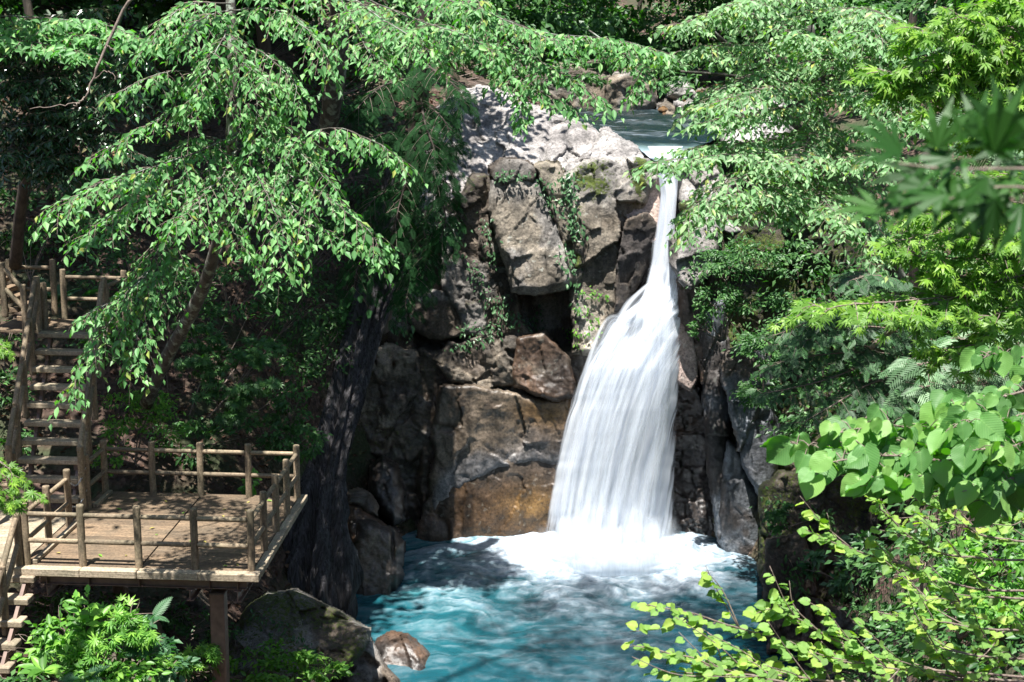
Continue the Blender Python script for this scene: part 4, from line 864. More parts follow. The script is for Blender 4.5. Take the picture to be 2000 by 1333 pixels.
def tmpl_heart(holes=False):
    """broad heart-shaped leaf, quilted a little between its side veins"""
    ys = np.array([-.10,-.02,.08,.22,.38,.54,.70,.85,1.0]); ws = np.array([.20,.33,.42,.485,.48,.42,.31,.15,0.0]); V = []; T = []
    cols = [-1,-.5,0,.5,1]
    for y, w in zip(ys, ws):
        for c in cols:
            yy = y if abs(c) > 0.3 else max(y, 0.0 if y < 0.05 else y); z = 0.10*abs(c)**1.3-0.16*yy*yy+0.02*math.sin(y*22+abs(c)*2)
            V.append((c*w, yy+(0.02 if int(y*40) % 2 else 0)*abs(c), z))
    n = 5
    for r in range(len(ys)-1):
        for c in range(4):
            i = r*n+c; T += [(i, i+1, i+n+1), (i, i+n+1, i+n)]
    return np.array(V, float), np.array(T)
def tmpl_round():
    V, T = tmpl_heart(); V = V.copy(); V[:,0] *= 1.04; V[:,1] = V[:,1]*0.9; return V, T
def tmpl_rhomb(w=.28):
    return np.array([(0,0,0),(-w,.45,.05),(w,.45,.05),(0,1,-.1)], float), np.array([(0,2,1),(1,2,3)])
def tmpl_frond(pairs=6, w=.055):
    V = [(0,0,0)]; T = []; V += [(-.012,0,0),(.012,0,0),(0,1,-.12)]; T.append((1,2,3))
    for k in range(pairs):
        t = .08+.86*k/pairs; ln = .42*(1-t)**.8+.08
        for s in (-1, 1):
            z = -.12*t*t; i = len(V); c, sn = math.cos(.75), math.sin(.75)*s; a = np.array([0,t,z]); d = np.array([sn, c, -.18]); q = np.array([c*s, -sn*s*0+(-abs(sn)*0.0), 0]); q = np.array([c, -sn, 0])
            V += [tuple(a+q*w*.45), tuple(a-q*w*.45), tuple(a+d*ln*.55+q*w), tuple(a+d*ln*.55-q*w), tuple(a+d*ln)]
            T += [(i, i+1, i+2), (i+1, i+3, i+2), (i+2, i+3, i+4)]
    return np.array(V, float), np.array(T)
def tmpl_fern(pairs=13):
    V = [(-.01,0,0),(.01,0,0),(0,1,-.35)]; T = [(0,1,2)]
    for k in range(pairs):
        t = .06+.9*k/pairs; ln = .26*math.sin(math.pi*min(1, .25+t*.8))+.02
        for s in (-1, 1):
            i = len(V); z = -.35*t*t+.1*t; V += [(0, t-.03, z), (0, t+.028, z), (s*ln, t+.1, z-.04), (s*ln*.6, t+.0, z)]; T += [(i, i+1, i+2), (i, i+2, i+3)]
    return np.array(V, float), np.array(T)
TM = dict(ovate4=tmpl_ovate4(.235), slim4=tmpl_ovate4(.19), ovate=tmpl_ovate(.235), slim=tmpl_ovate(.2), maple=tmpl_maple(7), maple5=tmpl_maple(5), heart=tmpl_heart(), round=tmpl_round(), rhomb=tmpl_rhomb(), frond=tmpl_frond(8,.03), frond4=tmpl_frond(6,.042), fern=tmpl_fern())
HEROS = {}
def hero(tname, mat, k):
    key = (tname, mat.name, k)
    if key not in HEROS:
        V, T = TM[tname]; V = V.copy(); r = np.random.default_rng(100+k)
        V[:,2] += (r.uniform(-.12,.16))*V[:,0]**2*6*(1 if k % 2 else -.5)+r.uniform(-.12,.06)*V[:,1]**2; V[:,0] *= r.uniform(.88,1.1)
        HEROS[key] = mesh('leaf', V, T, False if tname.startswith('maple') else True, dict(lv=np.full(len(V), (k+.5)/8)), None, V[:, :2].copy(), mat)
    return HEROS[key]
class Fol:
    def __init__(s): s.a = []; s.tw = []; s.br = []
    def add(s, pos, d, n, size): s.a.append((np.atleast_2d(pos), np.atleast_2d(d), np.atleast_2d(n), np.atleast_1d(size)))
    def arrays(s):
        P, Dv, Nv, S = [np.concatenate(x) for x in zip(*s.a)]; Dv = unit(Dv); Nv = unit(Nv-(Nv*Dv).sum(-1, keepdims=True)*Dv); return P, Dv, Nv, S
    def emit(s, parent, mat, tname, hname=None, heroes=0, crown='crown', lvbias=None):
        P, Dv, Nv, S = s.arrays(); Sv = np.cross(Dv, Nv); n = len(P)
        if heroes:
            px, py = PJ(P); inside = (px > -20)&(px < 2020)&(py > -20)&(py < 1353)
            ap = np.where(inside, S/np.maximum(P[:,1], .3)*(0.6+0.4*np.abs(Nv[:,1]))*R.uniform(.8,1.2,n), -1); od = np.argsort(-ap); pick = od[:heroes]; pick = pick[ap[pick] > 0]
            off = loc_of(parent)
            for i in pick:
                o = link('leaf', hero(hname or tname, mat, int(R.integers(0, 8))), parent); A, B, C, p, z = Sv[i], Dv[i], Nv[i], P[i]-off, S[i]
                o.matrix_local = Matrix(((A[0]*z,B[0]*z,C[0]*z,p[0]),(A[1]*z,B[1]*z,C[1]*z,p[1]),(A[2]*z,B[2]*z,C[2]*z,p[2]),(0,0,0,1)))
            rest = np.ones(n, bool); rest[pick] = False
        else: rest = np.ones(n, bool)
        if rest.any():
            P, Dv, Nv, Sv, S = P[rest], Dv[rest], Nv[rest], Sv[rest], S[rest]; V0, T0 = TM[tname]; k = len(V0)
            wv = R.uniform(.85,1.15,len(P))
            V = P[:,None]+S[:,None,None]*(V0[None,:,0,None]*(Sv*wv[:,None])[:,None]+V0[None,:,1,None]*Dv[:,None]+V0[None,:,2,None]*Nv[:,None])
            Tt = (np.arange(len(P))*k)[:,None,None]+T0[None]
            lv = np.repeat(R.uniform(0, 1, len(P)), k)
            uvv = np.tile(V0[:, :2], (len(P), 1))
            obj(crown, V.reshape(-1,3), Tt.reshape(-1,3), mat, parent, False, dict(lv=lv), None, uvv if tname in ('heart','round') else None, kind='stuff')
        if s.tw:
            V, FLs = join([tube(p, r, 3, False) for p, r in s.tw]); obj('twigs', V, FLs, M['twig'], parent, True, kind='stuff')
        for p, r, m in s.br:
            V, FLs = tube(p, r, 8); obj('branch', V, FLs, m, parent, True)
def drop(p, n): return p
def twig(f, p0, d0, ln, hang, ll, gap, rad=0.004, face=0.0, style='alt', lean=0.45, sp=1.0):
    """a drooping twig with alternate leaves"""
    n = max(3, int(ln/gap)); t = np.linspace(0, 1, n+1)[:,None]
    kink = np.cumsum(R.normal(0, .035, (n+1,3)), 0)*ln*0.35; kink[0] = 0
    pts = p0+d0*ln*t-UP*hang*ln*t**2+kink*t
    T = unit(np.gradient(pts, axis=0)); Sd = unit(np.cross(T, UP)+1e-6)
    i = np.arange(1, n+1); sg = np.where(i % 2, 1.0, -1.0)[:,None]
    if style == 'opp': i = np.repeat(i, 2); sg = np.where(np.arange(len(i)) % 2, 1.0, -1.0)[:,None]
    m = len(i)
    d = T[i]*0.55+sg*Sd[i]*(0.75*sp)-UP*(lean+R.uniform(-.2,.3,(m,1)))+R.normal(0,.22,(m,3))
    nn = UP*0.8+np.array([0.0,-0.5-face,0])+R.normal(0,.34,(m,3))
    z = ll*R.uniform(.55,1.22,m)*(1-0.25*(i/n)**3); f.add(pts[i]+R.normal(0,.01,(m,3)), d, nn, z)
    f.tw.append((pts, np.linspace(rad, rad*.4, n+1)))
    return pts
DENS = [1.7]
def bough(f, path, reach, nt, ll, gap, hang=0.35, rad=0.02, mat=None, sub=2, lean=0.36, start=0.12, face=0.0, style='alt', droop=0.15, sp=1.0):
    c = bez(path, 28); wob = np.cumsum(R.normal(0,1,(28,3)),0); wob -= np.linspace(0,1,28)[:,None]*wob[-1]; c = c+wob*reach*.012; T = unit(np.gradient(c, axis=0)); f.br.append((c, np.linspace(rad*.7, rad*.15, 28), mat or M['twig']))
    nt = int(nt*DENS[0]); gap = gap*.85
    for k in range(nt):
        t = start+(1-start)*(k+R.uniform(0,.8))/nt; i = min(27, int(t*27)); side = 1 if k % 2 else -1
        Sd = unit(np.cross(T[i], UP)); d = unit(T[i]*R.uniform(.4,.8)+side*Sd*R.uniform(.6,1.0)+UP*R.uniform(-.25,.2)); ln = reach*(1-.55*t)*R.uniform(.55,1.15)
        pts = twig(f, c[i], d, ln, hang, ll, gap, 0.3*rad*(1-.5*t)+.002, face, style, lean, sp)
        for q in range(sub):
            j = int(len(pts)*R.uniform(.2,.8)); e = unit(pts[min(j+1, len(pts)-1)]-pts[max(j-1,0)]); s2 = unit(np.cross(e, UP)+1e-6)*(1 if R.uniform() < .5 else -1)
            twig(f, pts[j], unit(e*.7+s2*.8+UP*R.uniform(-.4,.1)), ln*R.uniform(.3,.6), hang*1.3, ll*.95, gap, .003, face, style, lean, sp)
    twig(f, c[-1], T[-1], reach*.45, hang, ll, gap, .004, face, style, lean, sp)
def blob(f, c, rad, n, ll, shell=0.35, up=0.7, hangd=0.4):
    """leaves through an ellipsoid, denser towards its outside and in clumps"""
    c = np.asarray(c, float); rad = np.asarray(rad, float); nc = max(3, n//28); cd = unit(R.normal(0,1,(nc,3))); cc = cd*(shell+(1-shell)*R.uniform(0,1,(nc,1))**.5)
    k = R.integers(0, nc, n); q = cc[k]+R.normal(0,.16,(n,3))*np.array([1.2,1.2,.7]); out = unit(q+1e-6)
    d = unit(out*np.array([1,1,.3])+R.normal(0,.55,(n,3))-UP*hangd); nn = UP*up+out*.5+np.array([0.05,-.35,0])+R.normal(0,.3,(n,3))
    f.add(c+q*rad, d, nn, ll*R.uniform(.65,1.2,n))
def PX(*pts): return [W(*p) for p in pts]
def limb(name, pts, r0, r1, mat, parent, seg=10, n=30, rough=0.12, sd=1):
    c = bez(PX(*pts), n); V, FLs = tube(c, np.linspace(r0, r1, n), seg); ctr = np.repeat(c, seg, 0); k = 1+rough*fbm(V*np.array([3,3,1.3]), 3, sd); V = ctr+(V-ctr)*k[:,None]
    return obj(name, V, FLs, mat, parent, True)
# ---------------------------------------------------------------- left: leaning tree with drooping layered boughs
t1 = thing('hornbeam_tree', tuple(W(292, 770, 25.5)), 'leaning lichen-patched tree with bright layered boughs drooping over the steep stairs', 'tree')
limb('trunk', [(285,790,25.5),(330,690,24.6),(375,610,23.8),(412,520,22.8),(440,400,21.8),(452,280,21.2),(455,150,21.2),(450,-10,21.5),(440,-200,22)], 0.135, 0.075, M['bark'], t1)
f = Fol(); LL = 0.162
def B1(pts, reach, nt, **k): bough(f, PX(*pts), reach, nt, k.pop('ll', LL), 0.092, mat=M['bark'], **k)
B1([(470,262,20.8),(380,300,19.8),(280,330,19.2),(190,360,18.8),(105,415,18.4)], 1.0, 26)
B1([(470,290,20.6),(390,340,19.6),(300,380,19.0),(220,410,18.6),(160,465,18.2)], 0.9, 22)
B1([(470,285,20.4),(430,340,19.4),(380,400,18.8),(340,440,18.4)], 0.8, 16)
B1([(480,290,20.2),(500,340,19.4),(530,390,18.8),(555,460,18.5),(548,530,18.3)], 0.75, 20, hang=.6)
B1([(480,280,20.4),(570,340,19.4),(650,390,18.9),(720,450,18.6),(745,495,18.5)], 0.75, 24)
B1([(500,300,20.2),(560,390,19.2),(610,440,18.8),(690,480,18.4)], 0.6, 14)
B1([(470,270,20.4),(560,272,19.6),(650,250,19.0),(730,275,18.6),(798,320,18.4)], 0.62, 20, hang=.55)
B1([(340,420,20.0),(300,500,19.4),(250,580,19.0),(190,660,18.6),(125,770,18.3)], 0.75, 26, hang=.5)
B1([(345,430,20.0),(310,510,19.4),(285,590,19.0),(265,660,18.7),(255,735,18.5)], 0.6, 20, hang=.6)
B1([(330,470,19.8),(280,540,19.2),(215,590,18.8),(160,620,18.5)], 0.55, 14)
B1([(430,380,20.2),(450,440,19.4),(480,490,19.0)], 0.5, 10, hang=.6)
# upper boughs
B1([(450,60,20.8),(410,110,20.0),(385,170,19.5),(372,235,19.3)], 0.55, 14, hang=.6)
B1([(455,90,20.8),(480,150,20.0),(500,215,19.6),(480,300,19.5)], 0.7, 18, hang=.5)
B1([(455,70,20.8),(520,110,20.0),(570,160,19.6),(572,215,19.4)], 0.6, 16, hang=.6)
B1([(450,20,21.0),(540,20,20.2),(610,70,19.6),(650,140,19.4)], 0.7, 20, hang=.5)
B1([(450,10,21.0),(370,10,20.4),(310,50,20.0),(300,90,19.8)], 0.7, 16)
B1([(455,190,20.8),(560,250,20),(640,320,19.6)], 0.6, 14)
B1([(450,0,21.2),(560,-20,20.5),(700,10,20),(760,40,19.8)], 0.8, 20)
for _ in range(8):
    y0_ = R.uniform(0, 300); a_ = R.uniform(0, 1); x1_ = R.choice([R.uniform(130, 400), R.uniform(500, 740)]); y1_ = np.clip(y0_+R.uniform(20, 190), 40, 460); ya_ = 20.9-R.uniform(0, 1.0)
    B1([(452,y0_,21.0),((452+x1_)/2+R.uniform(-20,20),(y0_+y1_)/2-R.uniform(0,45),ya_-.6),(x1_,y1_,ya_-R.uniform(.8,2.0))], R.uniform(.45,.75), int(R.uniform(8,15)), hang=R.uniform(.25,.7))
f.emit(t1, M['hornbeam'], 'ovate4', 'ovate', 300)
# leaf blobs added above the view as its crown, to shade gully and stairs
f = Fol()
for c, r_, n_ in [((-6.6,23.0,3.6),(1.8,2.2,1.2),1900),((-6.2,25.8,4.6),(1.9,2.4,1.5),2100),((-5.6,28.6,5.2),(1.9,2.4,1.6),2100),((-9.6,21.2,3.2),(1.9,2.0,1.1),2300),((-9.5,26,4.8),(2.4,2.2,1.4),1900),((-6.5,29,6),(2.6,2.4,1.6),2200),((-5.4,31.6,6.5),(2.2,2.4,1.6),2000)]:
    blob(f, c, r_, n_, 0.27)
f.emit(t1, M['hornbeam'], 'rhomb', crown='added_shade_crown')

t2 = thing('evergreen_tree', tuple(W(60, 450, 26)), 'dark glossy-leaved evergreen with tangled bare twigs at the upper left edge', 'tree')
limb('trunk', [(30,520,26.5),(45,380,25.5),(80,240,24.8),(70,100,24.5),(40,-60,24.5)], 0.13, 0.08, M['bark_dark'], t2)
f = Fol()
for pts, rc, nt_ in [([(75,200,24.8),(140,230,23.6),(210,270,22.8),(270,300,22.4)],.8,16),([(60,230,24.8),(30,280,23.6),(10,330,22.8)],.7,12),([(80,150,24.6),(160,150,23.4),(250,180,22.6)],.9,18),([(70,170,24.6),(20,160,23.2),(-20,190,22.6)],.8,14),
      ([(80,120,24.6),(190,90,23.4),(280,120,22.8)],.9,18),([(80,260,24.8),(130,320,23.6),(200,340,23.2)],.7,12),([(60,60,24.6),(120,30,23.4),(220,10,22.8)],.9,16),([(60,60,24.6),(10,60,23.2),(-30,90,22.6)],.8,14),([(75,210,24.6),(100,270,23.2),(80,330,22.8)],.6,12)]:
    bough(f, PX(*pts), rc, nt_, 0.19, 0.085, hang=.25, mat=M['bark_dark'], lean=.35)
for _ in range(40):
    x_, y_ = R.uniform(-20,290), R.uniform(40,345); bough(f, PX((75,y_*.8+20,24.8),((75+x_)/2,y_-10,23.4),(x_,y_,22.6)), .75, 11, .18, .085, hang=.25, mat=M['bark_dark'], rad=.012)
f.emit(t2, M['evergreen'], 'slim4', 'slim', 300)
f = Fol()
for c in ((-11,26.5,4.6),(-11.5,29.5,5.4),(-9,30,6),(-13,33,7),(-10,34,7),(-7.5,33.5,7.2),(-14,29,5.5)): blob(f, c, (2.4,2.4,1.4), 1700, .3)  # unseen crown added to shade the slope behind the stairs
f.emit(t2, M['evergreen'], 'rhomb', crown='added_shade_crown')
t3 = thing('hornbeam_tree', tuple(W(-120, 500, 26)), 'pale sunlit bough layer reaching in from beyond the left edge near the top', 'tree')
limb('trunk', [(-160,600,26),(-150,300,24),(-120,80,23),(-110,-100,23)], 0.14, 0.1, M['bark'], t3)
f = Fol()
for pts in ([(-110,60,22.6),(0,55,21.6),(120,60,21),(210,75,20.6)],[(-110,80,22.4),(0,80,21.2),(110,90,20.6),(180,110,20.4)],[(-110,30,22.6),(40,35,21.4),(180,45,20.8),(290,85,20.4)]):
    bough(f, PX(*pts), .75, 22, 0.19, .1, mat=M['bark'], hang=.2, lean=.25)
f.emit(t3, M['hornbeam'], 'ovate4', 'ovate', 120)
# bare pale branch in front of them
f = Fol(); db = thing('dead_branch', tuple(W(205, 90, 20)), 'bare pale crooked branch hanging in front of the evergreen at upper left', 'branch')
for pts, r1, r2 in [([(262,-10,20),(235,30,20),(208,88,19.9),(190,130,19.8),(183,158,19.8),(164,192,19.7)],.028,.014),([(164,192,19.7),(140,205,19.6),(100,208,19.5),(58,213,19.5)],.012,.005),([(164,192,19.7),(150,204,19.6),(140,214,19.6)],.012,.006),([(183,158,19.8),(205,140,19.7),(222,148,19.6),(225,163,19.6)],.01,.004),([(208,88,19.9),(225,100,19.8)],.01,.004)]:
    c = bez(PX(*pts), 14); c += R.normal(0,.012,c.shape); V, FLs = tube(c, np.linspace(r1, r2, 14), 6); obj('limb', V, FLs, M['twig'], db)

# ---------------------------------------------------------------- top centre: boughs over the dome
t4 = thing('forest_tree', tuple(W(655, 420, 31)), 'grey-trunked tree behind the drooping boughs to the left of the dark cypress', 'tree', 'trees of the background wood')
limb('trunk', [(600,470,32),(625,330,30.5),(648,200,29),(660,80,28),(668,-60,27),(672,-200,26.5)], 0.26, 0.2, M['bark'], t4)
f = Fol(); c = W(672, -260, 26.5)+np.array([-1.5,4,1.5]); blob(f, c, (1.8,1.8,1.2), 900, .3); f.emit(t4, M['shade'], 'rhomb')
t4b = thing('hornbeam_tree', (-8.5, 13.0, -9.8), 'green sprays hanging down from the top edge in front of the sunlit dome', 'tree')
c = bez([(-8.5,13,-10),(-8.3,13.2,-4),(-7.6,13.6,1.5),(-5,14.2,3.2),(-1.5,14.8,3.0),(1.5,15,2.0)], 40); V, FLs = tube(c, np.linspace(.16,.03,40), 9); obj('trunk', V, FLs, M['bark'], t4b)
f = Fol(); K4 = 0.68
def B4(pts, reach, nt, **k): bough(f, PX(*[(x_, y_, Y_*K4) for x_, y_, Y_ in pts]), reach*K4, nt, k.pop('ll', .168*K4), 0.092*K4, mat=M['bark'], rad=.014, **k)
B4([(665,-20,26),(740,30,23),(800,70,22),(850,110,21.5)], .9, 24)
B4([(665,0,26),(700,60,23.5),(720,100,22.5),(760,130,22)], .8, 18)
B4([(700,-10,25),(820,40,22.5),(900,70,21.6),(968,105,21.2)], .85, 24)
B4([(720,-30,25),(880,0,23),(1000,50,22),(1100,85,21.5)], .9, 26)
B4([(900,10,23.5),(1050,60,22.4),(1180,75,21.8),(1290,100,21.4)], .9, 28)
B4([(900,30,23.5),(1000,95,22.4),(1080,130,21.8),(1190,205,21.4)], .75, 26)
B4([(960,80,22.8),(1010,140,22),(1050,170,21.6),(1130,215,21.4)], .6, 18)
B4([(960,90,22.8),(990,150,22),(1020,200,21.6),(1015,245,21.5)], .35, 10)
B4([(1150,60,22.6),(1220,110,21.8),(1260,150,21.4),(1230,185,21.3)], .5, 16)
B4([(820,-40,22),(870,0,20.8),(920,5,20.4),(945,45,20.2)], .5, 16, lean=.3)
B4([(900,-40,22),(930,-5,20.6),(940,25,20.2)], .4, 10, lean=.3)
f.emit(t4b, M['hornbeam'], 'ovate4', 'ovate', 300)
f = Fol()
c = bez([(-7.6,13.6,1.5),(-7.2,14.5,8),(-5,17,13.5),(-1,20.5,15.5)], 30); V, FLs = tube(c, np.linspace(.14,.05,30), 8); obj('branch', V, FLs, M['bark'], t4b)  # unseen limb carrying the canopy added over the pool
for c in ((-2.6,19.5,15.5),(-.6,18.6,16),(1.2,19.6,16.4),(-2,22.3,16),(0,21.6,16.6),(2,22.2,16),(3.2,20.5,16)): blob(f, c, (1.9,1.9,1.0), 1150, .17)  # leaf canopy added out of view to dim the sun on the pool
f.emit(t4b, M['hornbeam'], 'rhomb', crown='added_shade_crown')

# ---------------------------------------------------------------- right: big bright tree leaning over the lip
t5 = thing('hornbeam_tree', tuple(W(1760, 640, 30)), 'large sunlit spreading tree leaning out over the waterfall lip from the right', 'tree')
limb('trunk', [(1790,700,31),(1760,560,29.5),(1700,440,28),(1640,330,26.5),(1600,220,25.5),(1590,120,25),(1583,50,25)], 0.22, 0.07, M['bark'], t5)
limb('branch', [(1640,330,26.5),(1560,250,25.5),(1480,180,25),(1440,110,24.5),(1390,60,24)], 0.09, 0.035, M['bark'], t5)
limb('branch', [(1600,220,25.5),(1520,170,25),(1440,150,24.5),(1330,140,24)], 0.07, 0.02, M['bark'], t5)
f = Fol()
def B5(pts, reach, nt, **k): bough(f, PX(*pts), reach, nt, k.pop('ll', .168), 0.088, mat=M['bark'], **k)
for a in ([(1580,60,25),(1500,30,23.5),(1400,30,22.5),(1310,50,22)],[(1580,80,25),(1500,90,23.4),(1400,90,22.4),(1290,110,22)],[(1590,120,25),(1500,130,23),(1420,170,22.2),(1350,215,21.8)],
          [(1590,40,25),(1650,20,23),(1720,30,22),(1780,70,21.5)],[(1590,20,25),(1560,-20,23.5),(1500,-10,22.5),(1430,10,22)],[(1600,160,25),(1680,110,22.6),(1760,120,21.6),(1840,140,21.2)],
          [(1600,170,25),(1540,160,22.8),(1470,180,21.8),(1400,200,21.4)],[(1620,240,25.5),(1540,210,23),(1450,220,21.8),(1370,240,21.2)],[(1620,260,25.5),(1520,270,23),(1430,280,21.6),(1340,290,21)],
          [(1630,280,25.5),(1560,290,22.6),(1450,300,21.2),(1350,310,20.6),(1275,322,20.2)],[(1640,300,25.6),(1560,320,22.6),(1470,340,21),(1390,380,20.4),(1335,425,20.2)],[(1640,310,25.6),(1580,350,22.6),(1490,370,21),(1420,390,20.4),(1350,440,20.2)],
          [(1640,290,25.6),(1700,260,22.6),(1780,240,21),(1840,250,20.6)],[(1650,320,25.6),(1660,360,22.6),(1690,420,21.2),(1715,495,20.8)],[(1640,300,25.6),(1600,360,22.4),(1620,400,21),(1660,440,20.6)],
          [(1600,200,25.4),(1660,190,22.6),(1730,200,21.2),(1800,230,20.8)],[(1610,230,25.4),(1590,260,22.8),(1560,300,21.4),(1500,320,20.8)],[(1600,180,25.4),(1620,130,22.6),(1600,80,21.6),(1540,60,21.2)],
          [(1620,250,25.4),(1680,300,22),(1740,310,20.8),(1800,330,20.4)],[(1590,100,25),(1650,70,22.6),(1700,60,21.6),(1770,110,21.2)],[(1640,330,25.8),(1560,370,23),(1500,400,21.6),(1540,420,21.2)]):
    B5(a, 1.0, 30, hang=.25, lean=.32)
f.emit(t5, M['hornbeam_sunlit'], 'ovate4', 'ovate', 300)

# ---------------------------------------------------------------- dark cypress in the middle
t6 = thing('cypress_tree', tuple(W(770, 520, 32)), 'dark feathery cypress standing in shade at the left edge of the dome', 'tree')
limb('trunk', [(740,640,33),(775,500,32),(800,380,31.2),(815,250,30.6),(826,100,30.2),(835,-60,30)], 0.28, 0.18, M['bark_dark'], t6)
f = Fol()
def conifer(f, pts, reach, nt, ll, hang=.5, mat=None, rad=.03):
    c = bez(PX(*pts), 24); T = unit(np.gradient(c, axis=0)); f.br.append((c, np.linspace(rad, rad*.25, 24), mat or M['bark_dark']))
    for k in range(nt):
        t = .1+.9*k/nt; i = min(23, int(t*23)); Sd = unit(np.cross(T[i], UP))*(1 if k % 2 else -1); d = unit(T[i]*.6+Sd*.9+R.normal(0,.2,3)); ln = reach*(1-.5*t)*R.uniform(.6,1.1); n = max(3, int(ln/(ll*.3)))
        tt = np.linspace(.1, 1, n)[:,None]; p = c[i]+d*ln*tt-UP*hang*ln*tt**2; dd = unit(np.gradient(p, axis=0)); s2 = unit(np.cross(dd, UP)); sg = np.where(np.arange(n) % 2, 1, -1)[:,None]
        f.add(p, dd*.8+s2*sg*.6-UP*.35+R.normal(0,.15,(n,3)), UP*.8+np.array([0,-.5,0])+R.normal(0,.3,(n,3)), ll*R.uniform(.7,1.2,n)); f.tw.append((np.vstack([c[i], p]), np.linspace(.008,.003,n+1)))
for pts in ([(820,200,30.6),(840,210,29.6),(870,240,29),(885,290,28.7)],[(815,250,30.6),(845,290,29.4),(865,330,28.8),(875,385,28.6)],[(812,270,30.6),(770,260,29.6),(730,270,29),(700,310,28.7)],[(805,330,31),(850,370,29.6),(870,420,29),(860,470,28.8)],
            [(803,350,31),(760,370,29.6),(720,400,29),(690,450,28.8)],[(822,150,30.4),(770,160,29.4),(730,180,28.8),(690,220,28.6)],[(825,120,30.4),(850,140,29.4),(890,170,28.8),(905,205,28.6)],[(800,400,31.2),(830,460,29.6),(830,530,29)],
            [(790,440,31.4),(740,470,30),(700,520,29.4),(690,580,29.2)],[(780,480,31.6),(800,540,30),(790,600,29.6)],[(812,280,30.8),(800,330,29.4),(780,400,28.8),(770,450,28.6)],[(820,180,30.6),(830,240,29),(850,300,28.4),(845,350,28.2)]):
    conifer(f, pts, .8, 22, .34, mat=M['bark_dark'])
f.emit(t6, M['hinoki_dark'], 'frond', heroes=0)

# ---------------------------------------------------------------- right bank conifer, shrub and undergrowth
t7 = thing('cypress_tree', tuple(W(1720, 880, 31)), 'green cypress with bare reddish branches spreading below the maple on the right bank', 'tree')
limb('trunk', [(1800,900,31.5),(1790,760,30),(1780,640,29),(1790,480,28.5),(1810,300,28)], 0.16, 0.09, M['bark_dark'], t7)
f = Fol()
for pts in ([(1790,700,30),(1720,690,28.6),(1640,690,27.8),(1560,700,27.2),(1490,720,27)],[(1790,700,30),(1700,710,28.4),(1620,740,27.4),(1540,760,27),(1480,770,26.9)],[(1780,730,30),(1700,750,28),(1630,790,27),(1560,830,26.6)],
            [(1785,660,29.6),(1720,640,28.4),(1640,640,27.6),(1570,640,27.2)],[(1785,640,29.4),(1710,600,28.2),(1640,590,27.6),(1580,600,27.4)],[(1785,740,30),(1720,780,28),(1680,830,27),(1640,850,26.8)],[(1780,700,29.8),(1660,670,27.8),(1600,660,27.2),(1530,680,27)],
            [(1790,760,30),(1740,800,28),(1700,840,27)],[(1785,580,29.2),(1720,540,28),(1650,550,27.4)],[(1785,690,29.8),(1690,650,28),(1620,620,27.4),(1500,660,27.2)]):
    conifer(f, pts, 1.0, 28, .27, hang=.2, mat=M['twig'], rad=.028)
f.emit(t7, M['hinoki'], 'frond4', heroes=0)
def shrub(name, label, pieces, n, ll, mat, tname, hname=None, heroes=0, stem=None, cat='shrub', up=.7, hangd=.4, group=None):
    """pieces: (px, py, Y, rx, ry, rz)"""
    c0 = W(*pieces[0][:3]); lo = min(W(q[0], q[1], q[2])[2]-q[5] for q in pieces); th = thing(name, (c0[0], c0[1], lo), label, cat, group); f = Fol(); tot = sum(q[3]*q[5] for q in pieces); base = np.array([c0[0], c0[1]+.3, lo-.1])
    for q in pieces:
        c = W(*q[:3]); blob(f, c, q[3:6], int(n*q[3]*q[5]/tot)+8, ll, up=up, hangd=hangd)
        m = (base+c)/2+R.normal(0,.15,3); f.tw.append((bez([base, m, c], 10), np.linspace(.025,.008,10)))
        for _ in range(7):
            e = c+unit(R.normal(0,1,3))*np.array(q[3:6])*.8; f.tw.append((bez([c*.6+m*.4, (c+e)/2+R.normal(0,.05,3), e], 8), np.linspace(.012,.004,8)))
    f.emit(th, M[mat], tname, hname, heroes); return th
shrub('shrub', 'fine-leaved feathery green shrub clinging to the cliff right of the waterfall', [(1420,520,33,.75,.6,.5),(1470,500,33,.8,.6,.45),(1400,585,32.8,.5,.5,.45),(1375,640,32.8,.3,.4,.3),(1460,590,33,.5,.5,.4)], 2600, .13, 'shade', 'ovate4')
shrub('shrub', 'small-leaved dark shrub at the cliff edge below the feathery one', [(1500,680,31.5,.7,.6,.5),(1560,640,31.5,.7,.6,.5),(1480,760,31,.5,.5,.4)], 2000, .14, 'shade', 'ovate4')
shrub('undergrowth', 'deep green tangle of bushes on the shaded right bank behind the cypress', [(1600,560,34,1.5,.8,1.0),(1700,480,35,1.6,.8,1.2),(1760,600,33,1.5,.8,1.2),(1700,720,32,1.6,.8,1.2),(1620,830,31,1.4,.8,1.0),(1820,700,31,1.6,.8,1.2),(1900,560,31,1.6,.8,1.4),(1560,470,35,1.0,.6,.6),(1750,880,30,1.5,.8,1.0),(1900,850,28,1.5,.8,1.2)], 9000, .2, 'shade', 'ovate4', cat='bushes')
shrub('undergrowth', 'dense bank of mixed green bushes filling the lower right corner', [(1800,1100,22,1.3,.9,.9),(1900,1000,20,1.3,.9,.9),(1980,1150,18,1.2,.9,1.0),(1860,1230,19,1.1,.9,.9),(1760,1250,22,1.0,.9,.8),(1960,1320,15,1.0,.9,.8),(1700,1330,23,.9,.8,.6),(1990,900,19,1.2,.9,.9)]+[(lambda q: (float(PJ(q)[0]), float(PJ(q)[1]), q[1], 1.5, 1.2, .8))(np.array([x_, y_, float(ground_z(np.array([[x_, y_]]))[0])+.35])) for x_, y_ in ((6.5,11),(8,14),(9.5,17),(11,20),(8.5,10),(10.5,13),(12.5,16.5),(12.5,23),(14,19),(13.5,27),(11.5,30),(15.5,24),(15,31),(13,35),(17,29),(16,37),(5.8,8.2),(18,34))], 19000, .17, 'shade', 'ovate4', cat='bushes')
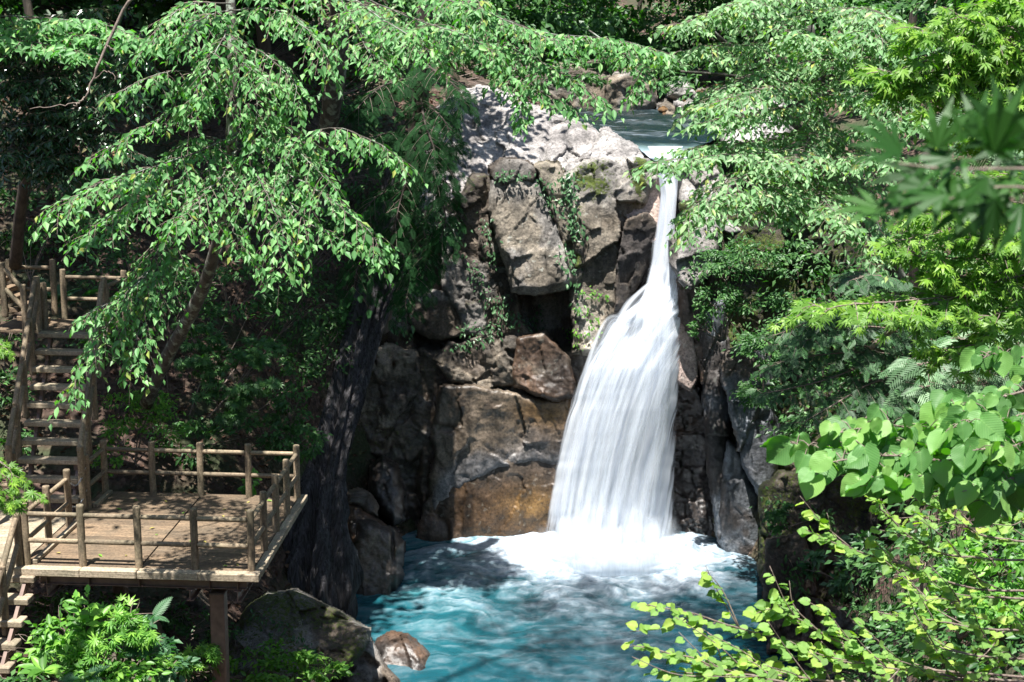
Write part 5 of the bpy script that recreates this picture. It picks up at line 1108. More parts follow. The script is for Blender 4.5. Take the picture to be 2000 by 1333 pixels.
shrub('shrub', 'sunlit pale green bush among the darker ones at the right edge near the bottom', [(1900,1140,16.5,.6,.5,.35),(1960,1100,16,.6,.5,.4),(1850,1190,17,.4,.4,.25),(1960,1190,15.5,.5,.4,.3)], 1500, .14, 'herb', 'ovate4', 'ovate', 150)
shrub('shrub', 'broad-leaved plant hanging on the face of the mossy rock wall', [(1690,1070,26,.45,.3,.45),(1660,1130,26,.35,.3,.4),(1590,1110,26.8,.3,.2,.35)], 420, .24, 'ivy', 'ovate4', 'ovate', 160)
shrub('shrub', 'tuft of small ferns and herbs on top of the mossy rock wall', [(1510,990,27.8,.3,.25,.3),(1525,1020,27.8,.3,.2,.3),(1600,1010,27.5,.4,.3,.2)], 420, .14, 'shade', 'ovate4')

# ---------------------------------------------------------------- background wood
bgl = ['tall dark tree far behind the dome, left of the upper stream', 'round green tree behind the upstream rock bank', 'dark tree closing the view above the upper stream', 'bushy tree behind the leaning tree near the top edge', 'shadowy tree behind the top of the leaning tree', 'dark conifer-like tree near the upper right corner', 'leafy tree behind the pale bough at the upper left', 'slim tree on the brown slope at the upper left', 'dark tree behind the evergreen at the left edge', 'green tree above the dark hollow left of the dome', 'pale green tree deep in the wood at top centre', 'tree on the slope behind the upper right maple']
bgp = [(900,60,58,3.4,2.6),(1080,20,66,3.6,2.6),(1250,60,72,4.0,3.0),(1430,30,60,3.6,3.2),(1580,80,52,3.6,3.0),(1790,60,46,3.0,3.0),(170,-20,46,3.2,2.6),(520,0,50,2.4,2.6),(30,130,40,2.6,2.2),(720,90,50,2.6,2.2),(990,-40,80,4.5,3.0),(1950,120,40,3.0,3.0)]
for lab, (x_, y_, Y_, rx_, rz_) in zip(bgl, bgp):
    c = W(x_, y_, Y_); gz_ = float(ground_z(np.array([[c[0], c[1]]]))[0]); gz_ = min(gz_, c[2]-rz_*.6)
    th = thing('forest_tree', (c[0], c[1], gz_), lab, 'tree', 'trees of the background wood')
    V, FLs = tube(bez([(c[0]+R.normal(0,.3), c[1]+.5, gz_-.6), (c[0]+R.normal(0,.3), c[1]+.3, (gz_+c[2])/2), (c[0], c[1], c[2]+rz_*.7)], 12), np.linspace(.28,.1,12), 8); obj('trunk', V, FLs, M['bark_dark'], th)
    f = Fol()
    for _ in range(6):
        o_ = R.normal(0,1,3)*np.array([rx_*.5, 1.2, rz_*.55]); blob(f, c+o_, (rx_*.55, 1.5, rz_*.42), 420, .34)
    f.emit(th, M['shade'], 'ovate4')
# trunks that stand on the upper left slope
for lab, pts, r_ in [('straight dark trunk rising from the brown slope at the upper left', [(385,210,41),(380,100,41),(382,-40,41)], .42), ('slim dark trunk just right of the thick one on the upper left slope', [(432,180,40),(428,80,40),(430,-30,40)], .2),
                    ('twisted dark trunk behind the upper boughs, half hidden by leaves', [(530,240,39),(520,120,39),(505,-20,39)], .22)]:
    th = thing('forest_tree', tuple(W(*pts[0])), lab, 'tree', 'trees of the background wood'); limb('trunk', [(pts[0][0]-4, pts[0][1]+40, pts[0][2])]+pts+[(pts[-1][0], -300, pts[-1][2])], r_, r_*.8, M['bark_dark'], th)
    f = Fol(); c = W(pts[-1][0], -330, pts[-1][2]); [blob(f, c+np.array(o_), (3.0,2.6,1.8), 1500, .36) for o_ in ((0,0,0),(4,-2,-1),(-3.5,-2,0),(2,-5,-1.5),(-2,-5,-.5))]; f.emit(th, M['shade'], 'rhomb')  # crown blobs above the view, spread wide to shade the slope
# far mass of leaves up the slopes
f = Fol()
for k in range(430):
    x_ = R.uniform(-150, 2150); left_ = x_ < 620; y_ = R.uniform(-330, 40 if left_ else 110); Y_ = (44+R.uniform(-2, 4)) if left_ else (60+R.uniform(-5, 6)-max(0, (x_-1400)/60))
    if left_ and 80 < y_+120*R.uniform() : continue
    c = W(x_, y_, Y_); blob(f, c, (2.0,1.2,1.4), 150, .4)
th = obj('forest', *(lambda P_, D_, N_, S_: ((P_[:,None]+S_[:,None,None]*(TM['rhomb'][0][None,:,0,None]*np.cross(D_, N_)[:,None]+TM['rhomb'][0][None,:,1,None]*D_[:,None]+TM['rhomb'][0][None,:,2,None]*N_[:,None])).reshape(-1,3), ((np.arange(len(P_))*4)[:,None,None]+TM['rhomb'][1][None]).reshape(-1,3)))(*f.arrays()), M['shade'], None, False, dict(lv=np.repeat(R.uniform(0,1,sum(len(a[0]) for a in f.a)), 4)), kind='stuff', label='far wooded slope that reads as one mass of leaves', category='forest')
# ---------------------------------------------------------------- right: near plants
DENS[0] = 1.0
mp = thing('maple_tree', tuple(W(2150, 1000, 10)), 'yellow-green backlit maple boughs reaching in from the right edge, lower tier', 'tree')
limb('branch', [(2100,480,9.5),(1960,560,9.2),(1840,590,9),(1750,640,8.9),(1700,680,8.8)], .035, .016, M['twig'], mp, rough=.05)
limb('trunk', [(2125,1180,9.9),(2105,900,9.7),(2090,600,9.6),(2084,360,9.6),(2090,200,9.7)], .07, .04, M['bark'], mp)
f = Fol()
def BM(f, pts, reach, nt, ll=.112, **k): bough(f, PX(*pts), reach, nt, ll, .075, hang=.2, rad=.012, sub=1, lean=.3, style='opp', **k)
for a in ([(2080,560,9.4),(1900,580,9),(1740,590,8.8),(1620,595,8.7),(1575,600,8.7)],[(2080,520,9.4),(1950,560,9),(1820,600,8.8),(1770,615,8.7)],[(2080,440,9.6),(1960,430,9.2),(1850,450,9),(1760,470,8.9)],[(2080,400,9.6),(1980,390,9.2),(1880,400,9),(1800,420,8.9)],
          [(2080,480,9.6),(1980,480,9.2),(1880,500,9),(1790,500,8.9)],[(2080,600,9.4),(1980,640,9),(1900,680,8.8),(1850,690,8.7)],[(2080,540,9.6),(1980,530,9.2),(1900,540,9),(1840,545,8.9)],[(2080,640,9.2),(2000,610,8.8),(1920,620,8.7)],[(2080,380,9.6),(1990,350,9.2),(1920,360,9)],[(2080,460,9.4),(1990,450,9),(1920,470,8.8)]):
    BM(f, a, .5, 20)
for y_ in (250,330,420,520,620): BM(f, [(2086,y_,9.6),(2150,y_-25,9.9),(2230,y_-10,10.3),(2300,y_+20,10.6)], .55, 16)
f.emit(mp, M['maple'], 'maple5', 'maple', 300)
mp2 = thing('maple_tree', tuple(W(2200, 700, 8)), 'vivid yellow-green maple boughs filling the upper right corner', 'tree')
limb('trunk', [(2130,1150,8.6),(2110,700,8.3),(2090,260,8.1),(2084,20,8.0),(2090,-150,8)], .06, .03, M['bark'], mp2)
limb('branch', [(2100,-20,8),(2000,60,7.8),(1920,100,7.7)], .025, .01, M['twig'], mp2, rough=.05)
f = Fol()
for a in ([(2080,60,8),(1960,60,7.7),(1860,70,7.6),(1790,55,7.5)],[(2080,0,8),(1980,20,7.7),(1900,30,7.6),(1870,30,7.5)],[(2080,120,8),(1980,130,7.7),(1880,110,7.6),(1800,120,7.5)],[(2080,180,8),(1980,170,7.7),(1880,180,7.6)],[(2080,200,8),(1990,210,7.7),(1930,230,7.6),(1890,240,7.5)],[(2080,90,8),(2000,95,7.7),(1920,85,7.6)],[(2080,30,8),(2010,20,7.7),(1960,0,7.6)],[(2080,250,8),(2010,240,7.7),(1960,260,7.6)],[(1980,150,7.9),(1850,140,7.7),(1720,140,7.6)],[(1980,180,7.9),(1830,160,7.7),(1760,165,7.6)]):
    BM(f, a, .42, 20, .105)
for y_ in (-130,-60,20,100,190): BM(f, [(2086,y_,8),(2150,y_-25,8.2),(2230,y_-10,8.4),(2300,y_+20,8.6)], .5, 16, .105)
f.emit(mp2, M['maple'], 'maple5', 'maple', 300)
# out-of-focus dark maple spray close to the lens
mb = thing('maple_branch', tuple(W(2100, 330, 1.5)), 'blurred dark green maple spray close to the lens at the right edge', 'branch')
f = Fol()
for (x_, y_, dx, dy) in [(1740,312,-1,.1),(1800,330,-.6,.5),(1830,290,.2,-1),(1870,345,-.4,.7),(1890,310,-.8,.3),(1900,270,.3,-1),(1930,345,-.5,.9),(1940,300,.1,-.8),(1960,370,-.6,.8),(1975,320,.4,.2),(1850,380,-.9,.2),(1790,400,-1,.1),(1900,395,-.7,.5),(1990,280,-.2,-1),(1995,400,0,1),(1960,260,-.3,-.9),(1820,365,-.9,.4),(1725,410,-1,.0),(2010,340,.3,.6),(1880,285,-.4,-.8),(1760,300,-.8,-.5),(1930,280,-.6,-.6),(1985,350,-.8,.3),(1945,390,-.3,1),(1860,310,-.9,0),(1980,300,-.9,-.2)]:
    p0 = W(x_, y_, 1.5+R.uniform(-.12,.12)); d = unit(np.array([dx, R.normal(0,.2), -dy])); f.add(p0, d, np.array([0,-.45,.9])+R.normal(0,.25,3), R.uniform(.06,.085))
f.br.append((bez(PX((2100,330,1.5),(1960,330,1.5),(1850,330,1.5),(1740,318,1.5)), 12), np.linspace(.002,.001,12), M['twig'])); f.br.append((bez(PX((2100,380,1.5),(1960,365,1.5),(1850,390,1.5),(1730,412,1.5)), 12), np.linspace(.0018,.0009,12), M['twig']))
f.emit(mb, M['maple_shaded'], 'maple', 'maple', 100)
# heart-leaved shrub
vb = thing('viburnum_shrub', tuple(W(2150, 1150, 6)), 'shrub with large heart-shaped veined leaves at the right, above the rock wall', 'shrub')
for a_ in ([(2120,1300,6.5),(2100,1000,6.4),(2084,860,6.5),(2080,700,6.9)],[(2130,1300,6.6),(2105,1050,6.3),(2082,930,6.3)]): limb('stem', a_, .018, .008, M['twig'], vb, rough=.05)
f = Fol()
def sprig(f, pts, n, ll, rad=.008):
    c = bez(PX(*pts), 20); f.br.append((c, np.linspace(rad, rad*.3, 20), M['twig']))
    for k in range(n):
        i = int(4+15*(k+R.uniform(0,.6))/n); i = min(i, 19)
        for s in (-1, 1):
            d = unit(np.array([-.35*R.uniform(.2,1.4), -.2+R.normal(0,.35), -.75])+s*np.array([.45,.2,.12])+R.normal(0,.18,3)); nn = np.array([.0,-.65,.8])+R.normal(0,.45,3); z = ll*R.uniform(.5,1.25); st_ = c[i]+np.array([s*.04, R.normal(0,.05), R.normal(.01,.02)])
            f.add(st_, d, nn, z); f.tw.append((np.vstack([c[i], (c[i]+st_)/2+.01*UP, st_]), np.array([.003,.0025,.002])))
for a, n_ in (([(2080,780,6.6),(1940,830,6.2),(1820,870,5.9),(1700,850,5.8),(1600,870,5.7),(1510,860,5.7)],8),([(2080,820,6.6),(1930,850,6.1),(1800,840,5.9),(1720,830,5.8),(1620,850,5.7)],9),([(2080,860,6.4),(1950,880,6),(1850,900,5.8),(1740,890,5.7),(1640,900,5.6),(1570,920,5.6)],9),([(2080,900,6.4),(1960,910,6),(1860,930,5.8),(1760,940,5.6),(1680,950,5.5)],9),
              ([(2080,740,6.8),(1980,770,6.4),(1900,790,6.2),(1840,800,6.1)],8),([(2080,820,6.2),(2000,830,5.8),(1920,820,5.7),(1850,840,5.6)],8),([(2080,930,6.2),(2000,930,5.9),(1930,950,5.7),(1880,960,5.6)],7),([(2080,700,7),(2010,700,6.8),(1950,690,6.7),(1920,700,6.6)],4),([(2080,980,6.2),(2000,960,6),(1900,980,5.8)],5),([(2080,880,6.1),(2000,870,5.7),(1900,880,5.5)],7)):
    sprig(f, a, int(n_*2.3), .118)
f.emit(vb, M['viburnum'], 'heart', 'heart', 300)
# round-leaved slender branches along the bottom right
kt = thing('katsura_shrub', tuple(W(2150, 1400, 7)), 'slender pale branches with small rounded leaves reaching over the pool at the bottom right', 'shrub')
for a_ in ([(2150,1500,7.6),(2120,1250,7.8),(2100,1060,8.1),(2098,1000,8.1)],[(2020,1560,7.2),(1960,1450,7.1),(1900,1385,7.0)],[(2120,1500,7.2),(2104,1330,7.3),(2100,1240,7.5)]): limb('stem', a_, .022, .01, M['twig'], kt, rough=.05)
f = Fol()
def spur(f, pts, ll, gap=.10, rad=.012, kids=0):
    c = bez(PX(*pts), 30); c = c+np.cumsum(R.normal(0,.004,c.shape),0); ln = np.linalg.norm(np.diff(c, axis=0), axis=1).sum(); n = int(ln/gap); f.br.append((c, np.linspace(rad, rad*.3, 30), M['twig'])); T = unit(np.gradient(c, axis=0))
    for k in range(n):
        i = min(29, int(6+24*(k+R.uniform(0,.7))/n))
        for s in (-1, 1):
            d = unit(T[i]*.5+s*np.array([.1,-.5,.25])+np.array([-.2,0,-.25])+R.normal(0,.25,3)); st_ = c[i]+d*.03; f.add(st_, d*np.array([1,1,.5]), np.array([.1,-.3,1])+R.normal(0,.3,3), ll*R.uniform(.7,1.2)); f.tw.append((np.vstack([c[i], (c[i]+st_)/2, st_]), np.array([.002,.0018,.0015])))
    for _ in range(kids):
        i = int(R.uniform(5,24)); e = c[i]+unit(T[i]*.7+np.array([-.2,R.normal(0,.3),R.normal(.35,.4)]))*R.uniform(.25,.6)
        q = bez([c[i], (c[i]+e)/2+R.normal(0,.03,3), e], 10); f.br.append((q, np.linspace(rad*.5, rad*.2, 10), M['twig']))
        for k in range(7):
            j = int(2+k*1.1); d = unit(np.array([-.5,R.normal(0,.4),R.normal(0,.4)])); f.add(q[j]+d*.02, d*np.array([1,1,.5]), np.array([.1,-.3,1])+R.normal(0,.35,3), ll*R.uniform(.7,1.15))
for a, kd in (([(2100,1100,8),(1900,1085,7.6),(1800,1060,7.4),(1740,1000,7.3),(1730,975,7.2)],5),([(2100,1160,8),(1900,1150,7.6),(1780,1110,7.4),(1660,1070,7.3),(1580,1035,7.2)],6),([(2100,1330,7.4),(1850,1310,7),(1700,1290,6.8),(1560,1260,6.7),(1450,1230,6.6),(1350,1200,6.5),(1270,1180,6.5)],8),([(2000,1330,7.2),(1750,1300,6.9),(1640,1250,6.8),(1560,1200,6.7),(1510,1190,6.7)],7),
              ([(1900,1380,7),(1650,1340,6.7),(1450,1320,6.5),(1330,1290,6.4),(1240,1270,6.4)],8),([(2100,1240,7.6),(1950,1230,7.2),(1820,1210,7),(1720,1200,6.9)],6),([(1800,1380,6.8),(1560,1330,6.5),(1420,1310,6.4),(1310,1320,6.3)],7),([(2100,1060,8.2),(1950,1050,7.8),(1860,1000,7.6),(1830,960,7.5)],5),([(2100,1180,7.8),(1950,1170,7.4),(1850,1180,7.2),(1790,1160,7.1)],5),([(2000,1380,7),(1850,1330,6.8),(1760,1320,6.7),(1640,1310,6.6)],7),([(2100,1290,7.2),(1950,1290,6.9),(1850,1270,6.8),(1800,1240,6.7)],6),([(2100,1000,8),(2000,1010,7.7),(1920,1030,7.6)],5)):
    spur(f, a, .068, .12, .009, kd)
f.emit(kt, M['katsura'], 'round', 'round', 300)
# pale cypress sprays behind the heart-leaved shrub
pc = thing('cypress_tree', tuple(W(2150, 900, 11)), 'pale silvery cypress sprays between the maple and the heart-leaved shrub', 'tree')
limb('trunk', [(2130,1250,11.8),(2090,900,11.4),(2062,700,11.1),(2056,450,11.1),(2060,200,11.2)], .07, .03, M['bark_dark'], pc)
limb('branch', [(2120,720,11.5),(2000,720,11),(1900,720,10.6),(1830,730,10.4)], .03, .01, M['twig'], pc, rough=.05)
f = Fol()
for a in ([(2050,690,11),(1950,670,10.5),(1860,660,10.3)],[(2050,720,11),(1940,710,10.5),(1840,705,10.2),(1790,715,10.1)],[(2050,750,11),(1940,750,10.4),(1850,750,10.2),(1790,760,10.1)],[(2050,800,11),(1950,790,10.5),(1880,780,10.3)],[(2050,640,11),(1970,640,10.6),(1920,650,10.4)],[(2050,300,11),(1980,290,10.6),(1910,260,10.4)],[(2050,270,11),(1960,220,10.6),(1900,230,10.4)]):
    conifer(f, a, .38, 20, .22, hang=.15, mat=M['twig'], rad=.01)
f.emit(pc, M['hinoki_pale'], 'frond', 'frond', 200)
# small maple sprig at the left edge in front of the stairs
ms_ = thing('maple_branch', tuple(W(-40, 930, 13)), 'pale maple sprig poking in at the left edge in front of the stair foot', 'branch')
f = Fol()
for a in ([(-60,900,13),(0,925,12.8),(40,955,12.7),(70,965,12.6)],[(-60,930,13),(-10,960,12.8),(30,985,12.7)],[(-60,880,13),(0,905,12.8),(30,930,12.7)],[(-60,650,13),(-20,665,12.8),(10,680,12.7)]):
    BM(f, a, .28, 6, .11)
f.emit(ms_, M['maple'], 'maple5', 'maple', 300)

# ---------------------------------------------------------------- left: understorey
shrub('shrub', 'shade shrub with layered palmate leaves behind the back railing of the deck', [(420,700,26.5,.9,.6,.35),(470,740,26.3,.7,.5,.35),(380,660,26.8,.6,.5,.3),(440,790,26.2,.6,.5,.3),(500,680,27,.5,.5,.3)], 1500, .17, 'shade', 'maple5', 'maple', 200)
shrub('shrub', 'small-leaved glossy bush between the stairs and the deck railing', [(250,800,25.8,.6,.5,.4),(300,780,25.9,.5,.5,.35),(225,850,25.4,.35,.4,.4),(320,840,25.8,.5,.5,.4),(210,900,25,.3,.3,.3)], 1900, .1, 'herb', 'ovate4', 'ovate', 150)
shrub('shrub', 'dark leafy bush rising behind the far right corner of the deck', [(570,800,28,.5,.4,.5),(600,860,27.5,.4,.4,.5),(545,860,27.6,.4,.4,.4),(580,720,29,.5,.4,.4)], 1300, .14, 'shade', 'ovate4')
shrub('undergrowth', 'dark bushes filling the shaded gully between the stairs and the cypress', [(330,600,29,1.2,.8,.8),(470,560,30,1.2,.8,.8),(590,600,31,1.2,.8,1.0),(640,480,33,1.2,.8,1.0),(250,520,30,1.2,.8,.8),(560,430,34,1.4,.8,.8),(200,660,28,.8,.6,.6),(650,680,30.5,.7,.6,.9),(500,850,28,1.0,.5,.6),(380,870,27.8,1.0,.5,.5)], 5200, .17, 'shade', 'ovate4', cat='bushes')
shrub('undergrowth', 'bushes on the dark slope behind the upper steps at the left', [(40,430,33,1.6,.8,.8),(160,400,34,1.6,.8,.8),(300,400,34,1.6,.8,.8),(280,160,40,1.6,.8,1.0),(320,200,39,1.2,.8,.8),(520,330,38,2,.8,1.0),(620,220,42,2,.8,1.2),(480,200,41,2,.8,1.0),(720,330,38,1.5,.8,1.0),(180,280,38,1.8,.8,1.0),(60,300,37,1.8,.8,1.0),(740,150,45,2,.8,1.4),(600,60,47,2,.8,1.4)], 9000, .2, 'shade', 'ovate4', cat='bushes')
f = Fol(); fk = thing('fern', tuple(W(140, 590, 29.5)), 'broad dark fern fronds on the slope just behind the landing rail', 'fern')
for k in range(12):
    a = R.uniform(0, 6.28); f.add(W(R.uniform(95,175), R.uniform(575,600), 29.3), np.array([math.cos(a), math.sin(a)*.6-.3, .5]), UP+R.normal(0,.2,3), R.uniform(.5,.75))
f.emit(fk, M['fern'], 'fern', 'fern', 12)

# ---------------------------------------------------------------- herbs in the sun at the bottom left
th = thing('tall_herb', tuple(W(175, 1300, 18)), 'tall herb with paired pointed leaves standing in the sun below the deck', 'plant')
f = Fol()
for (x0_, y0_, x1_, y1_) in ((175,1300,172,1160),(185,1300,148,1178),(180,1300,200,1205),(170,1310,155,1220)):
    c = bez(PX((x0_,y0_,18),((x0_+x1_)/2+3,(y0_+y1_)/2,17.9),(x1_,y1_,17.8)), 14); f.br.append((c, np.linspace(.012,.005,14), M['herb']))
    for i in range(3, 14, 2):
        a = R.uniform(0, 3.14)
        for s in (0, math.pi):
            f.add(c[i], np.array([math.cos(a+s), math.sin(a+s)*.7-.25, -.15+.04*i]), UP*.9+np.array([0,-.6,0])+R.normal(0,.2,3), .34*(1-.03*i)*R.uniform(.8,1.15))
f.emit(th, M['herb'], 'ovate4', 'ovate', 300)
for o in th.children:
    if o.name.startswith('branch'): o.name = 'stem'
hx = [('herb_clump', 'clump of lobed bright green leaves beside the tall herb', [(215,1240,17.9,.5,.3,.3),(250,1215,18,.4,.3,.25),(190,1290,17.7,.5,.3,.3)], 260, .16, 'herb', 'maple5', 'maple'),
      ('herb_clump', 'low mat of round-leaved herbs at the left below the deck', [(120,1270,17.8,.4,.3,.4),(105,1310,17.6,.35,.3,.3),(130,1230,18,.25,.3,.3)], 260, .14, 'fern', 'ovate4', 'ovate'),
      ('herb_clump', 'yellow-green herb mass along the bottom edge under the deck', [(170,1330,17.4,.6,.3,.25),(250,1310,17.6,.6,.3,.3),(220,1345,17.3,.7,.3,.25),(130,1345,17.3,.4,.3,.2)], 480, .12, 'herb', 'ovate4', 'ovate'),
      ('herb_clump', 'blue-green leafy herbs trailing right of the leaning boulder', [(290,1250,18.4,.3,.3,.25),(300,1285,18.2,.3,.3,.3),(320,1320,18,.3,.3,.25)], 200, .14, 'fern', 'ovate4', 'ovate'),
      ('herb_clump', 'bright seedlings with palmate leaves by the foot of the steel post', [(390,1290,20.5,.25,.2,.14),(375,1320,20.2,.35,.25,.2),(410,1315,20.3,.25,.2,.2)], 160, .13, 'herb', 'maple5', 'maple'),
      ('herb_clump', 'green herbs over the lower part of the flat pale boulder', [(500,1300,22,.45,.2,.16),(550,1285,22,.5,.2,.16),(600,1310,22,.4,.2,.16),(480,1330,21.6,.6,.2,.2),(560,1330,21.8,.7,.2,.2),(640,1325,22.2,.5,.2,.14)], 620, .12, 'herb', 'ovate4', 'ovate'),
      ('herb_clump', 'small plant with fresh green leaves behind the far rail of the deck', [(490,950,26,.22,.2,.22)], 70, .15, 'herb', 'ovate4', 'ovate')]
for nm, lab, pcs, n_, ll_, mt, tn, hn in hx: shrub(nm, lab, [(q[0], q[1]-12, q[2], q[3]*1.25, q[4], q[5]*1.3) for q in pcs], int(n_*1.7), ll_*1.15, 'herb' if mt == 'fern' and 'mat' in lab else mt, tn, hn, 160, cat='plant', up=.9, hangd=.2)
for lab, x_, y_, Y_, n_ in [('drooping fern at the right side of the sunny herbs below the deck', 275, 1270, 17.9, 6), ('small fern in front of the dark boulder under the deck', 300, 1205, 19, 4), ('bluish fern at the bottom edge among the sunny herbs', 165, 1325, 17.2, 6), ('whorled long-leaved plant at the lower left by the lower stairs', 85, 1310, 17.3, 9)]:
    fk = thing('fern', tuple(W(x_, y_+20, Y_)), lab, 'fern'); f = Fol()
    for k in range(n_):
        a = 2*math.pi*k/n_+R.uniform(-.3,.3); f.add(W(x_, y_, Y_), np.array([math.cos(a), math.sin(a)*.5-.35, .25]), UP+np.array([0,-.3,0])+R.normal(0,.12,3), R.uniform(.3,.42))
    f.emit(fk, M['fern'] if 'whorled' not in lab else M['herb'], 'fern' if 'whorled' not in lab else 'slim', None, 20)

# ---------------------------------------------------------------- climbers on the rock
def climber(lab, lines, n, ll, mat='ivy', spread=9, name='climber', off=.08):
    th = thing(name, (0,0,0), lab, 'climber'); f = Fol(); tot = sum(np.linalg.norm(np.diff(np.array(l), axis=0), axis=1).sum() for l in lines); first = None
    for l in lines:
        l = np.array(l, float); sg = np.linalg.norm(np.diff(l, axis=0), axis=1); cs = np.concatenate([[0], np.cumsum(sg)]); m = max(4, int(n*cs[-1]/tot)); s = R.uniform(0, cs[-1], m)
        x_ = np.interp(s, cs, l[:,0])+R.normal(0,spread,m); y_ = np.interp(s, cs, l[:,1])+R.normal(0,spread*.7,m); Yr = rock_Y(x_, y_); ok = Yr < 900; x_, y_, Yr = x_[ok], y_[ok], Yr[ok]; m = len(x_)
        if not m: continue
        p = W(x_, y_, Yr-off-R.uniform(0,.12,m)); f.add(p, np.stack([R.normal(0,.5,m), -.35+R.normal(0,.2,m), -.6+R.normal(0,.3,m)],-1), np.array([.1,-.75,.6])+R.normal(0,.25,(m,3)), ll*R.uniform(.6,1.25,m))
        k = np.linspace(0, cs[-1], 14); xx = np.interp(k, cs, l[:,0]); yy = np.interp(k, cs, l[:,1]); Yk = rock_Y(xx, yy); Yk = np.where(Yk > 900, Yr.mean(), Yk); f.tw.append((W(xx, yy, Yk-.03), np.full(14, .008)))
        if first is None: first = p[np.argmin(p[:,2])]
    th.location = first; f.emit(th, M[mat], 'ovate4', crown='foliage'); return th
climber('vine of pale leaves following the crack right of the big cliff block', [[(1060,345),(1072,380),(1085,430)],[(1100,480),(1118,540),(1125,600)]], 110, .16)
climber('thick vine in the cleft beside the mossy slab next to the fall', [[(1100,335),(1112,380),(1120,430),(1132,470)],[(1105,340),(1125,350)]], 150, .16)
climber('creeper on the small ledge above the big cliff block', [[(965,345),(1000,340),(1040,348)]], 60, .13)
climber('dark creeper curtain hanging at the left side of the cliff', [[(820,390),(835,440),(830,500)],[(850,400),(860,460),(850,520)],[(800,520),(815,580)],[(770,560),(790,610),(780,660)],[(880,430),(900,470)]], 330, .16, spread=13)
climber('trailing creeper down the middle of the shaded cliff', [[(905,500),(930,530),(950,580),(975,620)],[(945,420),(955,470),(965,520)],[(970,560),(985,600),(1000,640)]], 150, .13)
climber('creeper hanging over the ledge below the shaded recess', [[(900,640),(950,640),(1010,620),(1040,640)],[(880,680),(920,670),(980,650)],[(1040,600),(1050,640)]], 190, .13)
climber('moss and creeper strip at the foot of the slab left of the fall', [[(1130,600),(1150,620),(1165,650)],[(1118,640),(1130,680)],[(1140,570),(1190,580)]], 110, .12, 'herb')
climber('tufts of small plants on the top corner of the right cliff', [[(1360,480),(1372,530),(1368,590)],[(1400,500),(1440,510)],[(1370,600),(1380,640)],[(1420,620),(1450,660),(1480,640)],[(1400,460),(1430,480)]], 240, .14, 'shade', 14)
climber('leafy creeper spreading over the flat pale boulder under the deck', [[(500,1190),(530,1215),(560,1220)],[(560,1235),(590,1250),(600,1280)],[(600,1260),(620,1290)],[(520,1230),(540,1260)],[(455,1200),(460,1260)]], 110, .1, 'ivy', 10)
climber('ferny creeper down the dark face of the rock wall by the pool', [[(1500,970),(1520,1010),(1510,1050)],[(1540,1090),(1560,1130),(1570,1180)],[(1600,1000),(1640,1060)],[(1640,1100),(1650,1180)],[(1700,1100),(1690,1180)]], 280, .15, 'shade', 14)

# ---------------------------------------------------------------- weathered dead trunk beside the deck
dt = thing('weathered_tree', tuple(W(640, 1190, 28.6)), 'huge weathered grey trunk with stringy split wood beside the deck corner', 'tree trunk')
ctr = bez(PX((790,330,33),(765,450,32.3),(735,560,31.6),(700,680,30.8),(668,800,30),(645,900,29.4),(632,1000,29),(622,1100,28.7),(618,1220,28.5)), 60); rad = np.interp(np.linspace(0,1,60), [0,.3,.5,.65,.78,.9,1], [.32,.34,.33,.36,.48,.68,.8])
seg = 90; T_ = unit(np.gradient(ctr, axis=0)); A_ = unit(np.cross(T_, np.array([0,1.0,0]))); B_ = np.cross(T_, A_); th_ = np.arange(seg)*2*math.pi/seg; s_ = np.linspace(0, 1, 60)
TH, SS = np.meshgrid(th_, s_); q = np.stack([np.cos(TH+.8*SS)*3.2, np.sin(TH+.8*SS)*3.2, SS*2.2], -1).reshape(-1,3); fold = .20*fbm(q, 4, 3)+.22*fbm(q*np.array([.35,.35,1.6]), 3, 41)*sstep(.3,.8,SS.ravel())+.16*(ridge(q*1.7, 3, 9)-.6)+.10*fbm(q*np.array([3.5,3.5,1]), 3, 17)
rr_ = (rad[:,None]*(1+fold.reshape(60,seg)*2.6)); V = ctr[:,None]+rr_[:,:,None]*(np.cos(TH)[:,:,None]*A_[:,None]+np.sin(TH)[:,:,None]*B_[:,None])
i_ = np.arange(59)[:,None]*seg; k_ = np.arange(seg)[None]; Qd = np.stack([i_+k_, i_+(k_+1)%seg, i_+seg+(k_+1)%seg, i_+seg+k_], -1).reshape(-1,4)
obj('trunk', V.reshape(-1,3), Qd, M['dead'], dt)
parts = []
for k in range(26):
    a = R.uniform(-2.6, -.4); i0_ = int(R.uniform(20,45)); n_ = int(R.uniform(8,16)); ids = np.arange(i0_, min(59, i0_+n_)); aa = a+np.cumsum(R.normal(0,.03,len(ids)))+.25*np.linspace(0,1,len(ids)); r_ = rad[ids]*1.12+.02
    parts.append(tube(ctr[ids]+r_[:,None]*(np.cos(aa)[:,None]*A_[ids]+np.sin(aa)[:,None]*B_[ids]), np.interp(np.linspace(0,1,len(ids)), [0,.5,1], [.01,.035,.012]), 5, False))
V, FLs = join(parts); obj('wood_fibres', V, FLs, M['dead'], dt, True, kind='stuff')
# fallen leaves on the deck
lm = [hero('ovate', M['herb'], 6), hero('ovate', M['herb'], 3)]; dm = mesh('leaf', TM['ovate'][0], TM['ovate'][1], True, dict(lv=np.full(len(TM['ovate'][0]), .5)), None, None, M['dirt'])
for k in range(26):
    i_, j_ = R.uniform(.2,3.9), R.uniform(.1,3.9); o = link('fallen_leaf', [dm, dm, lm[0]][k % 3], None, label='small fallen leaf lying on the deck boards', category='leaf', group='fallen leaves on the deck')
    o.location = tuple(DK(i_, j_, .022)); o.rotation_euler = (R.normal(0,.12), R.normal(0,.12), R.uniform(0,6.28)); s_ = R.uniform(.07,.12); o.scale = (s_, s_, s_)

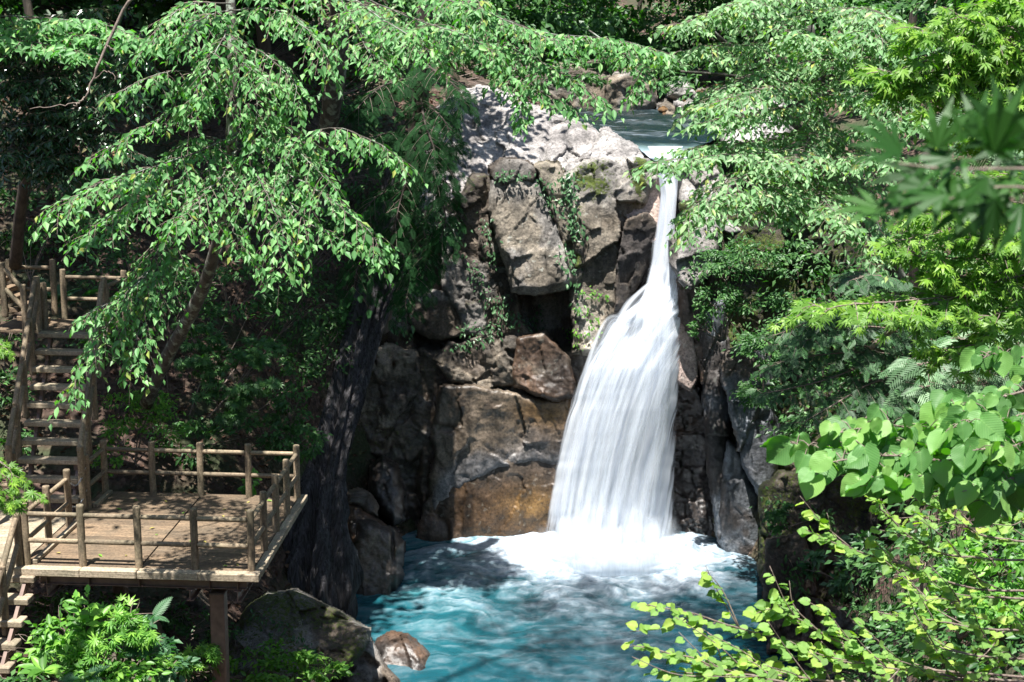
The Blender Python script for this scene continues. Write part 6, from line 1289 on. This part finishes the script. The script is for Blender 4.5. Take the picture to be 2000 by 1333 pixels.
# ---------------------------------------------------------------- leaf litter and low growth on the left slope
n_ = 16000; x_ = R.uniform(-15, -2.6, n_); y_ = R.uniform(17, 46, n_); z_ = ground_z(np.stack([x_, y_], -1)); p_ = np.stack([x_, y_, z_], -1); p_[:,2] += 0.22*fbm(p_*0.55, 4, 5)+0.06*fbm(p_*2.2, 2, 9)+R.uniform(0.01, 0.07, n_)
f = Fol(); f.add(p_, np.stack([R.normal(0,1,n_), R.normal(0,1,n_), R.normal(0,.25,n_)], -1), UP+R.normal(0,.45,(n_,3)), R.uniform(.1,.24,n_)); P_, D_, N_, S_ = f.arrays(); V0_, T0_ = TM['ovate4']
V = (P_[:,None]+S_[:,None,None]*(V0_[None,:,0,None]*np.cross(D_, N_)[:,None]+V0_[None,:,1,None]*D_[:,None]+V0_[None,:,2,None]*N_[:,None])).reshape(-1,3)
M['litterleaf'] = leaf_material('dry_leaf', (0.09, 0.052, 0.035), (0.17, 0.11, 0.075), 0.15, 0.7, tcol=(0.12, 0.07, 0.04), spec=0.2)
obj('leaf_litter', V, ((np.arange(n_)*len(V0_))[:,None,None]+T0_[None]).reshape(-1,3), M['litterleaf'], None, False, dict(lv=np.repeat(R.uniform(0,1,n_), len(V0_))), kind='stuff', label='brown fallen leaves strewn over the shaded left slope', category='leaf litter')
shrub('undergrowth', 'low dark plants on the ground in the shade under the deck', [(90,1190,21.5,.6,.5,.25),(180,1180,22.5,.8,.5,.25),(330,1200,23.5,.8,.5,.25),(60,1260,19.5,.5,.5,.25),(400,1230,22.5,.5,.5,.25),(350,1300,20.5,.6,.5,.25),(30,1330,18.3,.6,.4,.25)], 1500, .14, 'shade', 'ovate4', cat='plants')
shrub('undergrowth', 'dark leafy bushes on the slope left of the steep stairs', [(10,650,28,.8,.6,.5),(-10,760,27,.8,.6,.5),(60,470,31,1.2,.6,.5),(150,450,32,1.2,.6,.6),(20,860,26.4,.5,.5,.4)], 1800, .16, 'shade', 'ovate4', cat='bushes')

shrub('undergrowth', 'leafy green thicket behind the sunlit dome at top centre', [(800,60,48,2,.8,1.2),(880,110,52,2,.8,1.2),(960,60,56,2.4,.8,1.4),(1080,60,60,2.6,.8,1.4),(1180,90,60,2,.8,1.2),(720,20,48,2,.8,1.2),(1300,90,62,2.4,.8,1.4),(1000,130,54,1.6,.8,.6),(1060,150,53,1.2,.6,.5),(1130,140,52,1.2,.6,.5),(1210,110,54,1.4,.6,.6),(1280,130,56,1.2,.6,.5)], 6800, .3, 'shade', 'ovate4', cat='bushes')
